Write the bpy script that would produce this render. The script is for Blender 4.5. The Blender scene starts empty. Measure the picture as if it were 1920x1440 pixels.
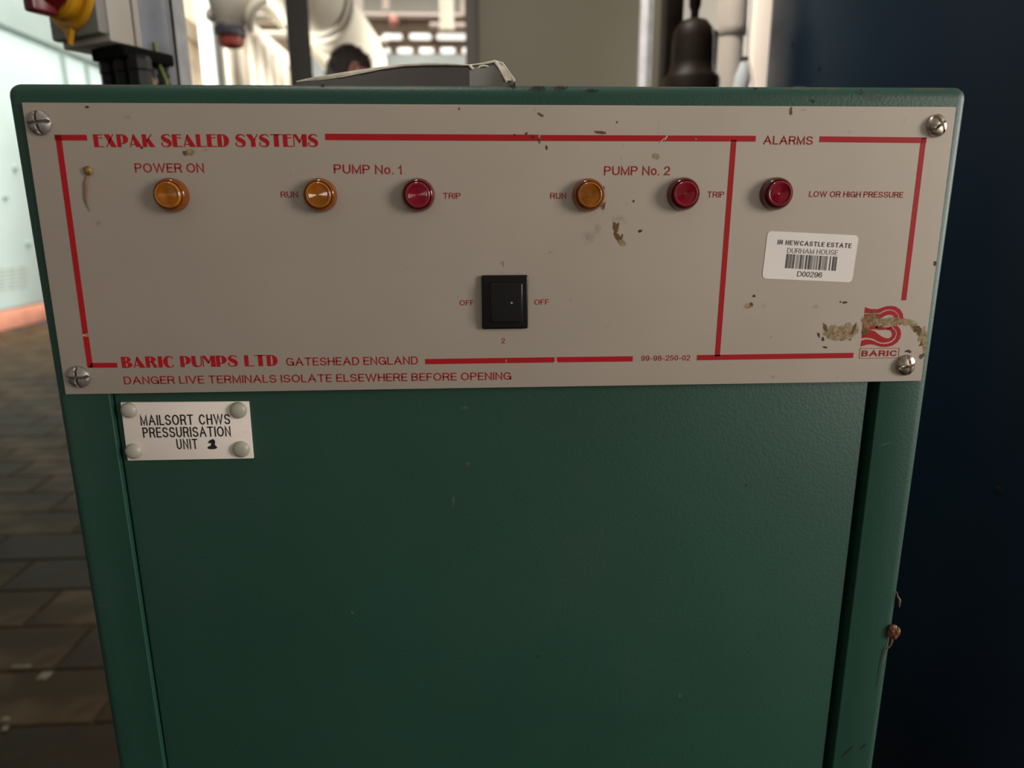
import bpy, bmesh, math, random
from mathutils import Vector, Matrix
from math import sin, cos, pi, radians

# ------------------------------------------------------------------ camera
scn = bpy.context.scene
COL = scn.collection
F = 1290.0
CAM = Vector((-0.0163, -0.3911, 1.1814))
_yaw, _pit, _rol = 0.0499, 0.2367, -0.0054
FW = Vector((sin(_yaw)*cos(_pit), cos(_yaw)*cos(_pit), -sin(_pit)))
_r0 = Vector((cos(_yaw), -sin(_yaw), 0)); _u0 = _r0.cross(FW)
RT = _r0*cos(_rol)+_u0*sin(_rol)
UP = -_r0*sin(_rol)+_u0*cos(_rol)
cd = bpy.data.cameras.new('camera'); cam = bpy.data.objects.new('camera', cd); COL.objects.link(cam)
cd.sensor_fit = 'HORIZONTAL'; cd.sensor_width = 36.0; cd.lens = F*36/1920
cd.clip_start = 0.02; cd.clip_end = 100
cam.matrix_world = Matrix(((RT.x, UP.x, -FW.x, CAM.x), (RT.y, UP.y, -FW.y, CAM.y), (RT.z, UP.z, -FW.z, CAM.z), (0, 0, 0, 1)))
cd.dof.use_dof = True; cd.dof.focus_distance = 0.40; cd.dof.aperture_fstop = 6.3
scn.camera = cam

# ------------------------------------------------------------------ world, lights, exposure
scn.view_settings.view_transform = 'Standard'; scn.view_settings.look = 'None'
scn.view_settings.gamma = 1.0; scn.view_settings.use_curve_mapping = False
scn.view_settings.exposure = 0.0
w = bpy.data.worlds.new('world'); scn.world = w; w.use_nodes = True
w.node_tree.nodes['Background'].inputs[0].default_value = (1.0, 0.93, 0.84, 1)
w.node_tree.nodes['Background'].inputs[1].default_value = 0.30

def area(name, loc, target, sx, sy, power, col):
    ld = bpy.data.lights.new(name, 'AREA'); ld.shape = 'RECTANGLE'; ld.size = sx; ld.size_y = sy
    ld.energy = power; ld.color = col
    o = bpy.data.objects.new(name, ld); COL.objects.link(o); o.location = loc
    o.rotation_euler = (Vector(target)-Vector(loc)).to_track_quat('-Z', 'Y').to_euler()
    return o
area('daylight_side_opening', (2.5, -1.5, 1.62), (0.0, 0.0, 1.1), 0.7, 1.3, 47.0, (1.0, 0.93, 0.84))
area('daylight_right_doorway', (4.0, 0.0, 1.75), (0.0, 0.0, 1.2), 0.4, 1.6, 75.0, (1.0, 0.97, 0.92))
o = area('pipe_fill_left', (-3.6, 2.4, 1.5), (-0.7, 4.3, 2.3), 1.0, 1.5, 70.0, (1.0, 0.97, 0.88)); o.data.spread = radians(60)  # added lamp brightening the cream pipe, in place of bounce from the teal casing
o = area('daylight_rooflight_back', (-1.5, 9.8, 5.7), (-1.5, 9.8, 0), 8.0, 5.5, 900.0, (1.0, 0.95, 0.86)); o.data.spread = radians(90)
o = area('far_hall_fill', (3.2, 6.2, 2.9), (-3.4, 6.4, 1.9), 2.0, 2.5, 150.0, (1.0, 0.96, 0.88)); o.data.spread = radians(70)  # added lamp that brightens the foil unit, ducts and teal casing
area('daylight_window_right', (2.7, 2.9, 2.5), (0.4, 1.2, 1.4), 1.0, 1.6, 60.0, (1.0, 0.94, 0.86))
o = area('pillar_fill', (-0.5, 0.5, 3.4), (0.6, 1.35, 1.4), 0.8, 0.4, 32.0, (1.0, 0.93, 0.82)); o.data.spread = radians(80)  # added fill lamp to brighten the pillar and nearby pipework

# ------------------------------------------------------------------ measuring helpers (pixel of the photograph -> point on a real plane)
def ray(px, py): return FW + RT*((px-960)/F) - UP*((py-720)/F)
def at_y(px, py, Y):
    d = ray(px, py); return CAM + d*((Y-CAM.y)/d.y)
def at_x(px, py, X):
    d = ray(px, py); return CAM + d*((X-CAM.x)/d.x)
def at_z(px, py, Z=0.0):
    d = ray(px, py); return CAM + d*((Z-CAM.z)/d.z)

# ------------------------------------------------------------------ materials
def mat(name, col, rough=0.6, metal=0.0, var=0.12, vscale=8.0, bump=0.0, bscale=200.0, coat=0.0, spec=0.5, emit=None, es=0.0, col2=None, c2at=(0.55, 0.7), c2scale=3.0, trans=0.0, detail=4.0):
    m = bpy.data.materials.new(name); m.use_nodes = True
    nt = m.node_tree; N = nt.nodes; L = nt.links; b = N['Principled BSDF']
    tc = N.new('ShaderNodeTexCoord')
    n = N.new('ShaderNodeTexNoise'); n.inputs['Scale'].default_value = vscale; n.inputs['Detail'].default_value = detail
    L.new(tc.outputs['Object'], n.inputs['Vector'])
    r = N.new('ShaderNodeValToRGB')
    r.color_ramp.elements[0].position = 0.3; r.color_ramp.elements[1].position = 0.7
    r.color_ramp.elements[0].color = tuple(c*(1-var) for c in col)+(1,)
    r.color_ramp.elements[1].color = tuple(min(1, c*(1+var)) for c in col)+(1,)
    L.new(n.outputs['Fac'], r.inputs['Fac']); out = r.outputs['Color']
    if col2:
        n2 = N.new('ShaderNodeTexNoise'); n2.inputs['Scale'].default_value = c2scale; n2.inputs['Detail'].default_value = 6
        L.new(tc.outputs['Object'], n2.inputs['Vector'])
        mr = N.new('ShaderNodeMapRange'); mr.inputs['From Min'].default_value = c2at[0]; mr.inputs['From Max'].default_value = c2at[1]
        L.new(n2.outputs['Fac'], mr.inputs['Value'])
        mx = N.new('ShaderNodeMix'); mx.data_type = 'RGBA'
        L.new(mr.outputs['Result'], mx.inputs['Factor']); L.new(out, mx.inputs['A']); mx.inputs['B'].default_value = tuple(col2)+(1,)
        out = mx.outputs['Result']
    L.new(out, b.inputs['Base Color'])
    b.inputs['Roughness'].default_value = rough; b.inputs['Metallic'].default_value = metal
    b.inputs['Coat Weight'].default_value = coat; b.inputs['Coat Roughness'].default_value = 0.08
    b.inputs['Specular IOR Level'].default_value = spec
    b.inputs['Transmission Weight'].default_value = trans
    if emit: b.inputs['Emission Color'].default_value = tuple(emit)+(1,); b.inputs['Emission Strength'].default_value = es
    if bump:
        bn = N.new('ShaderNodeTexNoise'); bn.inputs['Scale'].default_value = bscale; bn.inputs['Detail'].default_value = 2
        L.new(tc.outputs['Object'], bn.inputs['Vector'])
        bp = N.new('ShaderNodeBump'); bp.inputs['Strength'].default_value = bump; bp.inputs['Distance'].default_value = 0.002
        L.new(bn.outputs['Fac'], bp.inputs['Height']); L.new(bp.outputs['Normal'], b.inputs['Normal'])
    return m

M = {}
M['plate'] = mat('plate_enamel', (0.44, 0.377, 0.315), 0.65, var=0.04, vscale=14, spec=0.15)
M['plate_edge'] = mat('plate_edge', (0.62, 0.58, 0.52), 0.5, var=0.05)
M['red'] = mat('red_print', (0.43, 0.005, 0.010), 0.5, var=0.05, vscale=60, spec=0.3)
M['red_thin'] = mat('red_thin_print', (0.34, 0.014, 0.018), 0.5, var=0.12, vscale=120, spec=0.3)
M['pink'] = mat('red_faded_print', (0.46, 0.13, 0.10), 0.5, var=0.1, vscale=90, spec=0.3)
M['ink'] = mat('black_ink', (0.02, 0.02, 0.022), 0.5, var=0.1, spec=0.3)
M['ink_soft'] = mat('soft_black_ink', (0.11, 0.10, 0.10), 0.5, var=0.15, vscale=300, spec=0.3)
M['ink_grey'] = mat('grey_ink', (0.27, 0.25, 0.23), 0.5, var=0.15, vscale=300, spec=0.3)
M['paint'] = mat('green_paint', (0.016, 0.064, 0.044), 0.46, var=0.10, vscale=6, bump=0.08, bscale=560, spec=0.36, col2=(0.022, 0.066, 0.048), c2at=(0.5, 0.72), c2scale=9)
M['gap'] = mat('dark_gap', (0.004, 0.005, 0.004), 0.9, spec=0.1)
M['screw'] = mat('screw_metal', (0.34, 0.31, 0.28), 0.5, metal=0.8, var=0.25, vscale=300)
M['screw_bright'] = mat('screw_metal_bright', (0.36, 0.31, 0.26), 0.40, metal=0.95, var=0.45, vscale=350)
M['amber'] = mat('amber_plastic', (0.34, 0.105, 0.003), 0.16, var=0.25, vscale=160, coat=0.25)
M['amber_dark'] = mat('amber_collar', (0.20, 0.048, 0.003), 0.12, var=0.2, vscale=200, coat=0.6)
M['ruby'] = mat('ruby_plastic', (0.26, 0.003, 0.018), 0.16, var=0.25, vscale=160, coat=0.25)
M['ruby_dark'] = mat('ruby_collar', (0.085, 0.004, 0.009), 0.15, var=0.2, vscale=200, coat=0.6)
M['blackpl'] = mat('black_plastic', (0.006, 0.0055, 0.006), 0.25, var=0.1, spec=0.25)
M['blackpl2'] = mat('black_rocker_plastic', (0.007, 0.0055, 0.006), 0.22, var=0.1, spec=0.3)
M['name'] = mat('white_traffolyte', (0.92, 0.82, 0.74), 0.4, var=0.03, vscale=40)
M['cap'] = mat('grey_plastic_cap', (0.40, 0.38, 0.31), 0.35, var=0.08, vscale=150)
M['label'] = mat('white_label_paper', (0.95, 0.88, 0.83), 0.45, var=0.025, vscale=50)
M['tank'] = mat('navy_enamel', (0.003, 0.009, 0.019), 0.36, var=0.15, vscale=3, bump=0.05, bscale=60, spec=0.28)
M['slab'] = mat('concrete_slab', (0.046, 0.027, 0.011), 0.5, spec=0.08, var=0.4, vscale=3.5, bump=0.5, bscale=25, col2=(0.110, 0.078, 0.045), c2at=(0.5, 0.75), c2scale=5, detail=8)
M['slab2'] = mat('concrete_slab_dark', (0.030, 0.018, 0.008), 0.5, spec=0.10, var=0.4, vscale=4.5, bump=0.5, bscale=25, col2=(0.022, 0.017, 0.012), c2at=(0.5, 0.7), c2scale=6, detail=8)
M['joint'] = mat('floor_joint', (0.022, 0.018, 0.014), 0.9, var=0.3, vscale=30)
M['chalk'] = mat('pale_mortar', (0.22, 0.19, 0.14), 0.9, var=0.2, vscale=80, bump=0.5, bscale=300)
M['teal'] = mat('pale_teal_casing', (0.52, 0.66, 0.66), 0.4, var=0.06, vscale=1.5)
M['teal2'] = mat('pale_teal_seam', (0.30, 0.40, 0.39), 0.5, var=0.05)
M['slot'] = mat('slot_shade', (0.30, 0.31, 0.28), 0.7)
M['plinth'] = mat('red_oxide_plinth', (0.60, 0.26, 0.18), 0.6, var=0.15, vscale=4)
M['wall'] = mat('tan_wall', (0.30, 0.22, 0.16), 0.8, var=0.08, vscale=1)
M['wallgrey'] = mat('grey_wall', (0.42, 0.40, 0.36), 0.8, var=0.08, vscale=1)
M['wallblue'] = mat('pale_blue_wall', (0.52, 0.56, 0.57), 0.8, var=0.08, vscale=2)
M['cream'] = mat('cream_partition', (0.60, 0.56, 0.50), 0.6, var=0.05, vscale=1)
M['window'] = mat('rooflight_pane', (0.8, 0.8, 0.8), 0.4, emit=(1.0, 0.98, 0.93), es=1.0)
M['ceil'] = mat('ceiling_board', (0.45, 0.43, 0.40), 0.8)
M['duct'] = mat('cream_insulation', (0.82, 0.77, 0.64), 0.45, var=0.08, vscale=4)
M['duct_dim'] = mat('grey_cream_insulation', (0.60, 0.55, 0.48), 0.5, var=0.15, vscale=6)
M['foil'] = mat('foil_insulation', (0.72, 0.60, 0.46), 0.35, metal=0.1, var=0.35, vscale=7, bump=1.0, bscale=9, detail=8)
M['peach'] = mat('peach_casing', (0.60, 0.42, 0.31), 0.6, var=0.1, vscale=2)
M['galv'] = mat('galvanised_steel', (0.36, 0.37, 0.39), 0.5, metal=0.2, var=0.2, vscale=30)
M['galvlite'] = mat('bright_galvanised_steel', (0.48, 0.475, 0.50), 0.4, metal=0.1, var=0.12, vscale=30)
M['galvdark'] = mat('blue_grey_steel', (0.20, 0.215, 0.25), 0.45, metal=0.2, var=0.2, vscale=30)
M['col'] = mat('dark_column_paint', (0.045, 0.040, 0.036), 0.6, var=0.1)
M['olive'] = mat('olive_grey_panel', (0.095, 0.084, 0.055), 0.6, var=0.05, vscale=1)
M['olivedark'] = mat('dark_olive_edge', (0.060, 0.050, 0.042), 0.6, var=0.05)
M['iron'] = mat('black_iron', (0.008, 0.005, 0.003), 0.5, var=0.4, vscale=20, spec=0.08)
M['whitepipe'] = mat('white_pipe', (0.72, 0.63, 0.56), 0.4, var=0.05, vscale=5)
M['beige'] = mat('beige_enclosure', (0.42, 0.38, 0.33), 0.5, var=0.05)
M['greyenc'] = mat('grey_enclosure', (0.20, 0.195, 0.18), 0.5, var=0.06)
M['knobred'] = mat('red_knob_plastic', (0.15, 0.005, 0.012), 0.3, var=0.15, vscale=60)
M['knobyel'] = mat('yellow_knob_plastic', (0.60, 0.29, 0.012), 0.35, var=0.12, vscale=60)
M['cable'] = mat('black_cable', (0.005, 0.005, 0.005), 0.45, spec=0.2)
M['earth'] = mat('green_yellow_wire', (0.12, 0.16, 0.02), 0.4)
M['brownwire'] = mat('ochre_wire', (0.28, 0.15, 0.03), 0.4)
M['flange'] = mat('dark_flange', (0.06, 0.055, 0.075), 0.4, var=0.3, vscale=40)
M['redcap'] = mat('red_valve_cap', (0.36, 0.05, 0.03), 0.45, var=0.2, vscale=30)
M['pinkpipe'] = mat('pale_pink_pipe', (0.62, 0.50, 0.45), 0.5, var=0.06)
M['pinkvalve'] = mat('faded_pink_paint', (0.62, 0.26, 0.22), 0.5)
M['skin'] = mat('skin', (0.52, 0.22, 0.17), 0.5, var=0.06)
M['hair'] = mat('dark_brown_hair', (0.020, 0.011, 0.007), 0.6, var=0.4, vscale=80, bump=0.8, bscale=160)
M['shirt'] = mat('navy_work_shirt', (0.03, 0.04, 0.07), 0.8, var=0.1)
M['trouser'] = mat('black_trousers', (0.02, 0.02, 0.022), 0.8)
M['shoe'] = mat('brown_boots', (0.04, 0.025, 0.015), 0.5)
M['poly_dark'] = mat('dark_document', (0.028, 0.022, 0.020), 0.6, var=0.25, vscale=25, spec=0.2)
M['poly_film'] = mat('grey_plastic_film', (0.055, 0.052, 0.042), 0.4, var=0.2, vscale=40)
M['poly_edge'] = mat('pale_plastic_edge', (0.70, 0.64, 0.52), 0.35, var=0.3, vscale=90)
M['husk'] = mat('dried_husk', (0.21, 0.072, 0.028), 0.35, var=0.6, vscale=350, bump=0.8, bscale=500)
M['husk2'] = mat('ochre_husk', (0.24, 0.13, 0.04), 0.4, var=0.6, vscale=500, bump=0.6, bscale=600)
M['thread'] = mat('brown_thread', (0.20, 0.105, 0.06), 0.7, var=0.3, vscale=300)
M['flake'] = mat('peeled_flake', (0.50, 0.36, 0.26), 0.5, var=0.2, vscale=300)

# paint of the casing: chips of rust along the right-hand edge
def add_edge_chips(m):
    nt = m.node_tree; N = nt.nodes; L = nt.links; b = N['Principled BSDF']
    src = b.inputs['Base Color'].links[0].from_socket
    tc = N.new('ShaderNodeTexCoord'); sp = N.new('ShaderNodeSeparateXYZ'); L.new(tc.outputs['Object'], sp.inputs[0])
    def rng(sock, a, bb, c, d):
        mr = N.new('ShaderNodeMapRange'); mr.inputs['From Min'].default_value = a; mr.inputs['From Max'].default_value = bb
        mr.inputs['To Min'].default_value = c; mr.inputs['To Max'].default_value = d; L.new(sock, mr.inputs['Value']); return mr.outputs['Result']
    def mth(op, a, c):
        x = N.new('ShaderNodeMath'); x.operation = op
        for i, s in enumerate((a, c)):
            if isinstance(s, (int, float)): x.inputs[i].default_value = s
            else: L.new(s, x.inputs[i])
        return x.outputs[0]
    edge = rng(sp.outputs['X'], 0.2552, 0.2566, 0.0, 1.0)
    n1 = N.new('ShaderNodeTexNoise'); n1.inputs['Scale'].default_value = 26; n1.inputs['Detail'].default_value = 8; n1.inputs['Roughness'].default_value = 0.75
    L.new(tc.outputs['Object'], n1.inputs['Vector'])
    f1 = mth('MULTIPLY', edge, rng(n1.outputs['Fac'], 0.54, 0.57, 0.0, 1.0))
    top = rng(sp.outputs['Z'], 1.2480, 1.2500, 0.0, 1.0)
    n2 = N.new('ShaderNodeTexNoise'); n2.inputs['Scale'].default_value = 38; n2.inputs['Detail'].default_value = 8; n2.inputs['Roughness'].default_value = 0.75
    L.new(tc.outputs['Object'], n2.inputs['Vector'])
    f2 = mth('MULTIPLY', top, rng(n2.outputs['Fac'], 0.5, 0.56, 0.0, 0.8))
    f = mth('MAXIMUM', f1, f2)
    mx = N.new('ShaderNodeMix'); mx.data_type = 'RGBA'; L.new(f, mx.inputs['Factor']); L.new(src, mx.inputs['A']); mx.inputs['B'].default_value = (0.10, 0.065, 0.045, 1)
    L.new(mx.outputs['Result'], b.inputs['Base Color'])
M['casing'] = mat('casing_paint', (0.016, 0.064, 0.044), 0.46, var=0.10, vscale=6, bump=0.08, bscale=560, spec=0.36, col2=(0.022, 0.066, 0.048), c2at=(0.5, 0.72), c2scale=9)
add_edge_chips(M['casing'])

def stain_mat(name, col, nscale, soft=0.06, strength=1.0, bias=0.0):
    m = bpy.data.materials.new(name); m.use_nodes = True
    nt = m.node_tree; N = nt.nodes; L = nt.links; b = N['Principled BSDF']
    b.inputs['Roughness'].default_value = 0.6; b.inputs['Specular IOR Level'].default_value = 0.2
    tc = N.new('ShaderNodeTexCoord')
    n = N.new('ShaderNodeTexNoise'); n.inputs['Scale'].default_value = nscale; n.inputs['Detail'].default_value = 6; n.inputs['Roughness'].default_value = 0.65
    L.new(tc.outputs['Object'], n.inputs['Vector'])
    cr = N.new('ShaderNodeValToRGB'); cr.color_ramp.elements[0].position = 0.35; cr.color_ramp.elements[1].position = 0.65
    cr.color_ramp.elements[0].color = tuple(c*0.62 for c in col)+(1,); cr.color_ramp.elements[1].color = tuple(min(1, c*1.3) for c in col)+(1,)
    n3 = N.new('ShaderNodeTexNoise'); n3.inputs['Scale'].default_value = nscale*1.7; L.new(tc.outputs['Object'], n3.inputs['Vector'])
    L.new(n3.outputs['Fac'], cr.inputs['Fac']); L.new(cr.outputs['Color'], b.inputs['Base Color'])
    # radial falloff from the patch's UV centre
    vm = N.new('ShaderNodeVectorMath'); vm.operation = 'DISTANCE'; L.new(tc.outputs['UV'], vm.inputs[0]); vm.inputs[1].default_value = (0.5, 0.5, 0)
    a = N.new('ShaderNodeMath'); a.operation = 'MULTIPLY_ADD'; L.new(vm.outputs['Value'], a.inputs[0]); a.inputs[1].default_value = -1.5; a.inputs[2].default_value = 0.42+bias
    s = N.new('ShaderNodeMath'); s.operation = 'ADD'; L.new(a.outputs[0], s.inputs[0]); L.new(n.outputs['Fac'], s.inputs[1])
    mr = N.new('ShaderNodeMapRange'); mr.inputs['From Min'].default_value = 0.42; mr.inputs['From Max'].default_value = 0.42+soft
    mr.inputs['To Max'].default_value = strength
    L.new(s.outputs[0], mr.inputs['Value']); L.new(mr.outputs['Result'], b.inputs['Alpha'])
    return m
S = {
 'tan': stain_mat('tan_adhesive_stain', (0.40, 0.29, 0.16), 380, 0.25, 0.85, 0.09),
 'tanred': stain_mat('pinkish_adhesive_stain', (0.34, 0.18, 0.10), 380, 0.25, 0.88, 0.12),
 'brown': stain_mat('brown_stain', (0.17, 0.09, 0.03), 520, 0.06, 0.95),
 'dark': stain_mat('dark_fleck', (0.06, 0.035, 0.02), 900, 0.06, 0.9),
 'smudge': stain_mat('grey_smudge', (0.17, 0.14, 0.11), 700, 0.6, 0.26, -0.08),
 'scratch': stain_mat('pale_scratch', (0.66, 0.55, 0.46), 500, 0.08, 0.8, 0.1),
 'rust': stain_mat('dark_rust_patch', (0.030, 0.026, 0.018), 500, 0.25, 0.8),
 'palepaint': stain_mat('pale_paint_scuff', (0.13, 0.17, 0.13), 600, 0.3, 0.5, -0.02),
}

# ------------------------------------------------------------------ object helpers
def link(name, me, m, parent=None, smooth=False):
    o = bpy.data.objects.new(name, me); COL.objects.link(o)
    if m: me.materials.append(m)
    if smooth:
        for p in me.polygons: p.use_smooth = True
    if parent: o.parent = parent
    return o
def tag(o, label=None, cat=None, group=None, kind=None):
    if label: o['label'] = label
    if cat: o['category'] = cat
    if group: o['group'] = group
    if kind: o['kind'] = kind
    return o
def empty(name, loc, label, cat, group=None, rz=0.0):
    o = bpy.data.objects.new(name, None); COL.objects.link(o); o.location = loc; o.rotation_euler = (0, 0, rz)
    o.empty_display_size = 0.05
    return tag(o, label, cat, group)

class MB:
    def __init__(s): s.v = []; s.f = []
    def add(s, vs, fs):
        k = len(s.v); s.v += [tuple(v) for v in vs]; s.f += [tuple(i+k for i in f) for f in fs]; return s
    def box(s, x0, x1, y0, y1, z0, z1, mtx=None):
        vs = [Vector((x, y, z)) for z in (z0, z1) for y in (y0, y1) for x in (x0, x1)]
        if mtx: vs = [mtx @ v for v in vs]
        return s.add(vs, [(0, 2, 3, 1), (4, 5, 7, 6), (0, 1, 5, 4), (2, 6, 7, 3), (0, 4, 6, 2), (1, 3, 7, 5)])
    def tube(s, pts, r, n=12, cap=True):
        pts = [Vector(p) for p in pts]; rs = r if isinstance(r, (list, tuple)) else [r]*len(pts)
        k = len(s.v); ref = None
        for i, p in enumerate(pts):
            t = (pts[min(i+1, len(pts)-1)]-pts[max(i-1, 0)]).normalized()
            if ref is None:
                ref = Vector((0, 0, 1)) if abs(t.z) < 0.9 else Vector((1, 0, 0))
            a = (ref - t*ref.dot(t)).normalized(); ref = a; b = t.cross(a)
            for j in range(n):
                an = 2*pi*j/n; s.v.append(tuple(p+(a*cos(an)+b*sin(an))*rs[i]))
        for i in range(len(pts)-1):
            for j in range(n):
                s.f.append((k+i*n+j, k+i*n+(j+1) % n, k+(i+1)*n+(j+1) % n, k+(i+1)*n+j))
        if cap:
            s.f.append(tuple(k+j for j in reversed(range(n)))); s.f.append(tuple(k+(len(pts)-1)*n+j for j in range(n)))
        return s
    def lathe(s, prof, n=32, mtx=None):
        # prof: (r, h) along local z ; closed on the axis when r==0
        k = len(s.v)
        for (r, h) in prof:
            for j in range(n):
                an = 2*pi*j/n; v = Vector((r*cos(an), r*sin(an), h)); s.v.append(tuple(mtx @ v if mtx else v))
        for i in range(len(prof)-1):
            for j in range(n):
                s.f.append((k+i*n+j, k+i*n+(j+1) % n, k+(i+1)*n+(j+1) % n, k+(i+1)*n+j))
        s.f.append(tuple(k+j for j in reversed(range(n)))); s.f.append(tuple(k+(len(prof)-1)*n+j for j in range(n)))
        return s
    def mesh(s, name):
        me = bpy.data.meshes.new(name); me.from_pydata(s.v, [], s.f); me.update(); return me
    def build(s, name, m, parent=None, smooth=False, bevel=0.0, seg=2, autos=False):
        me = s.mesh(name)
        bm = bmesh.new(); bm.from_mesh(me)
        if bevel:
            bmesh.ops.bevel(bm, geom=[e for e in bm.edges], offset=bevel, segments=seg, profile=0.5, affect='EDGES', clamp_overlap=True)
        bmesh.ops.recalc_face_normals(bm, faces=bm.faces)
        bm.to_mesh(me); bm.free()
        o = link(name, me, m, parent, smooth or bool(bevel))
        if smooth or bevel:
            try: me.set_sharp_from_angle(angle=radians(38))
            except Exception: pass
        return o
def bx(x0, x1, y0, y1, z0, z1): return MB().box(x0, x1, y0, y1, z0, z1)

# frame on the front plane: local (u right, v up, out toward viewer) at a wall plane y=Y
def FM(p, rot=0.0):   # matrix placing local z toward -Y, local x along +X, local y along +Z
    return Matrix.Translation(p) @ Matrix(((1, 0, 0, 0), (0, 0, -1, 0), (0, 1, 0, 0), (0, 0, 0, 1))) @ Matrix.Rotation(rot, 4, 'Z')

# ------------------------------------------------------------------ lettering (strokes as thin raised ink)
def arc(cx, cy, rx, ry, a0, a1, n=10):
    return [(cx+rx*cos(radians(a0+(a1-a0)*i/n)), cy+ry*sin(radians(a0+(a1-a0)*i/n))) for i in range(n+1)]
_O = arc(.5, .5, .5, .5, 0, 360, 24)
_S = arc(.5, .75, .46, .25, 20, 270, 12)[:-1]+[(.5, .5)]+arc(.5, .25, .5, .25, 88, -165, 13)
_bowlP = [(0, 0), (0, 1), (.6, 1)]+arc(.6, .74, .4, .26, 90, -90, 8)+[(0, .48)]
G = {
 'A': (.84, [[(0, 0), (.5, 1), (1, 0)], [(.2, .36), (.8, .36)]]),
 'B': (.68, [[(0, 0), (0, 1), (.55, 1)]+arc(.55, .76, .38, .24, 90, -90, 8)+[(0, .52)], [(.5, .52)]+arc(.58, .26, .42, .26, 90, -90, 8)+[(0, 0)]]),
 'C': (.78, [arc(.5, .5, .5, .5, 38, 322, 18)]),
 'D': (.72, [[(0, 0), (0, 1), (.45, 1)]+arc(.45, .5, .55, .5, 90, -90, 12)+[(0, 0)]]),
 'E': (.60, [[(1, 1), (0, 1), (0, 0), (1, 0)], [(0, .52), (.9, .52)]]),
 'F': (.56, [[(1, 1), (0, 1), (0, 0)], [(0, .5), (.85, .5)]]),
 'G': (.80, [arc(.5, .5, .5, .5, 38, 330, 18)+[(1, .02)], [(.55, .46), (1, .46), (1, .1)]]),
 'H': (.70, [[(0, 0), (0, 1)], [(1, 0), (1, 1)], [(0, .52), (1, .52)]]),
 'I': (0, [[(.5, 0), (.5, 1)]]),
 'L': (.55, [[(0, 1), (0, 0), (1, 0)]]),
 'M': (.82, [[(0, 0), (0, 1), (.5, 0.05), (1, 1), (1, 0)]]),
 'N': (.70, [[(0, 0), (0, 1), (1, 0), (1, 1)]]),
 'O': (.84, [_O]),
 'P': (.66, [_bowlP]),
 'R': (.70, [_bowlP, [(.6, .48), (.82, .4), (.88, .2), (1, 0)]]),
 'S': (.70, [_S]),
 'T': (.72, [[(0, 1), (1, 1)], [(.5, 1), (.5, 0)]]),
 'U': (.70, [[(0, 1), (0, .35)]+arc(.5, .33, .5, .33, 180, 360, 12)+[(1, 1)]]),
 'V': (.80, [[(0, 1), (.5, 0), (1, 1)]]),
 'W': (1.15, [[(0, 1), (.26, 0), (.5, 1), (.74, 0), (1, 1)]]),
 'o': (.56, [arc(.5, .37, .5, .37, 0, 360, 20)]),
 '.': (0, [[(.5, 0), (.5, 0.01)]]),
 '-': (.42, [[(0, .36), (1, .36)]]),
 '0': (.56, [_O]),
 '1': (.30, [[(0, .74), (.6, .80), (1, 1), (1, 0)]]),
 '2': (.58, [arc(.5, .70, .48, .30, 170, -10, 9)+[(.85, .5), (.35, .25), (.0, 0), (1, 0)]]),
 '5': (.58, [[(.9, 1), (.15, 1), (.06, .5)]+arc(.48, .33, .5, .33, 135, -160, 12)]),
 '6': (.58, [arc(.5, .32, .48, .32, 0, 360, 16), [(.95, .82)]+arc(.55, .6, .53, .4, 70, 180, 7)+[(.02, .32)]]),
 '8': (.58, [arc(.5, .75, .42, .25, 0, 360, 16), arc(.5, .26, .5, .26, 0, 360, 16)]),
 '9': (.58, [arc(.5, .68, .48, .32, 0, 360, 16), [(.05, .18)]+arc(.45, .4, .53, .4, 250, 360, 7)+[(.98, .68)]]),
}
def ribbon(pts, t, square=True, widths=None):
    P = [Vector(p) for p in pts]
    Q = [P[0]]
    Wd = [widths[0]] if widths else None
    for i, p in enumerate(P[1:], 1):
        if (p-Q[-1]).length > 1e-5:
            Q.append(p)
            if widths: Wd.append(widths[i])
    P = Q
    closed = (P[0]-P[-1]).length < 1e-4 and len(P) > 3
    n = len(P)
    if not closed and square:
        P[0] = P[0]+(P[0]-P[1]).normalized()*t/2; P[-1] = P[-1]+(P[-1]-P[-2]).normalized()*t/2
    polys = []; Lp = []; Rp = []
    for i in range(n):
        if closed:
            a = P[i]-P[i-1] if i > 0 else P[0]-P[n-2]; b = P[i+1]-P[i] if i < n-1 else P[1]-P[0]
        else:
            a = P[i]-P[i-1] if i > 0 else P[1]-P[0]; b = P[i+1]-P[i] if i < n-1 else P[i]-P[i-1]
        a = a.normalized(); b = b.normalized(); na = Vector((-a.y, a.x)); nb = Vector((-b.y, b.x)); m = na+nb
        if m.length < 0.2: m = na
        else: m.normalize()
        hw = (Wd[i] if Wd else t)/2
        k = hw/max(0.42, m.dot(na)); Lp.append(P[i]+m*k); Rp.append(P[i]-m*k)
    for i in range(n-1): polys.append([Lp[i], Rp[i], Rp[i+1], Lp[i+1]])
    return polys
def stroke_text(s, t, squash=1.0, sp=.13, spc=.32):
    polys = []; x = 0.0
    for ch in s:
        if ch == ' ': x += spc; continue
        w_, st = G[ch]; w = max(w_*squash, t)
        for pl in st: polys += ribbon([(x+t/2+(px if w_ else .5)*(w-t), t/2+py*(1-t)) for px, py in pl], t)
        x += w+sp
    return polys, x-sp
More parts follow.
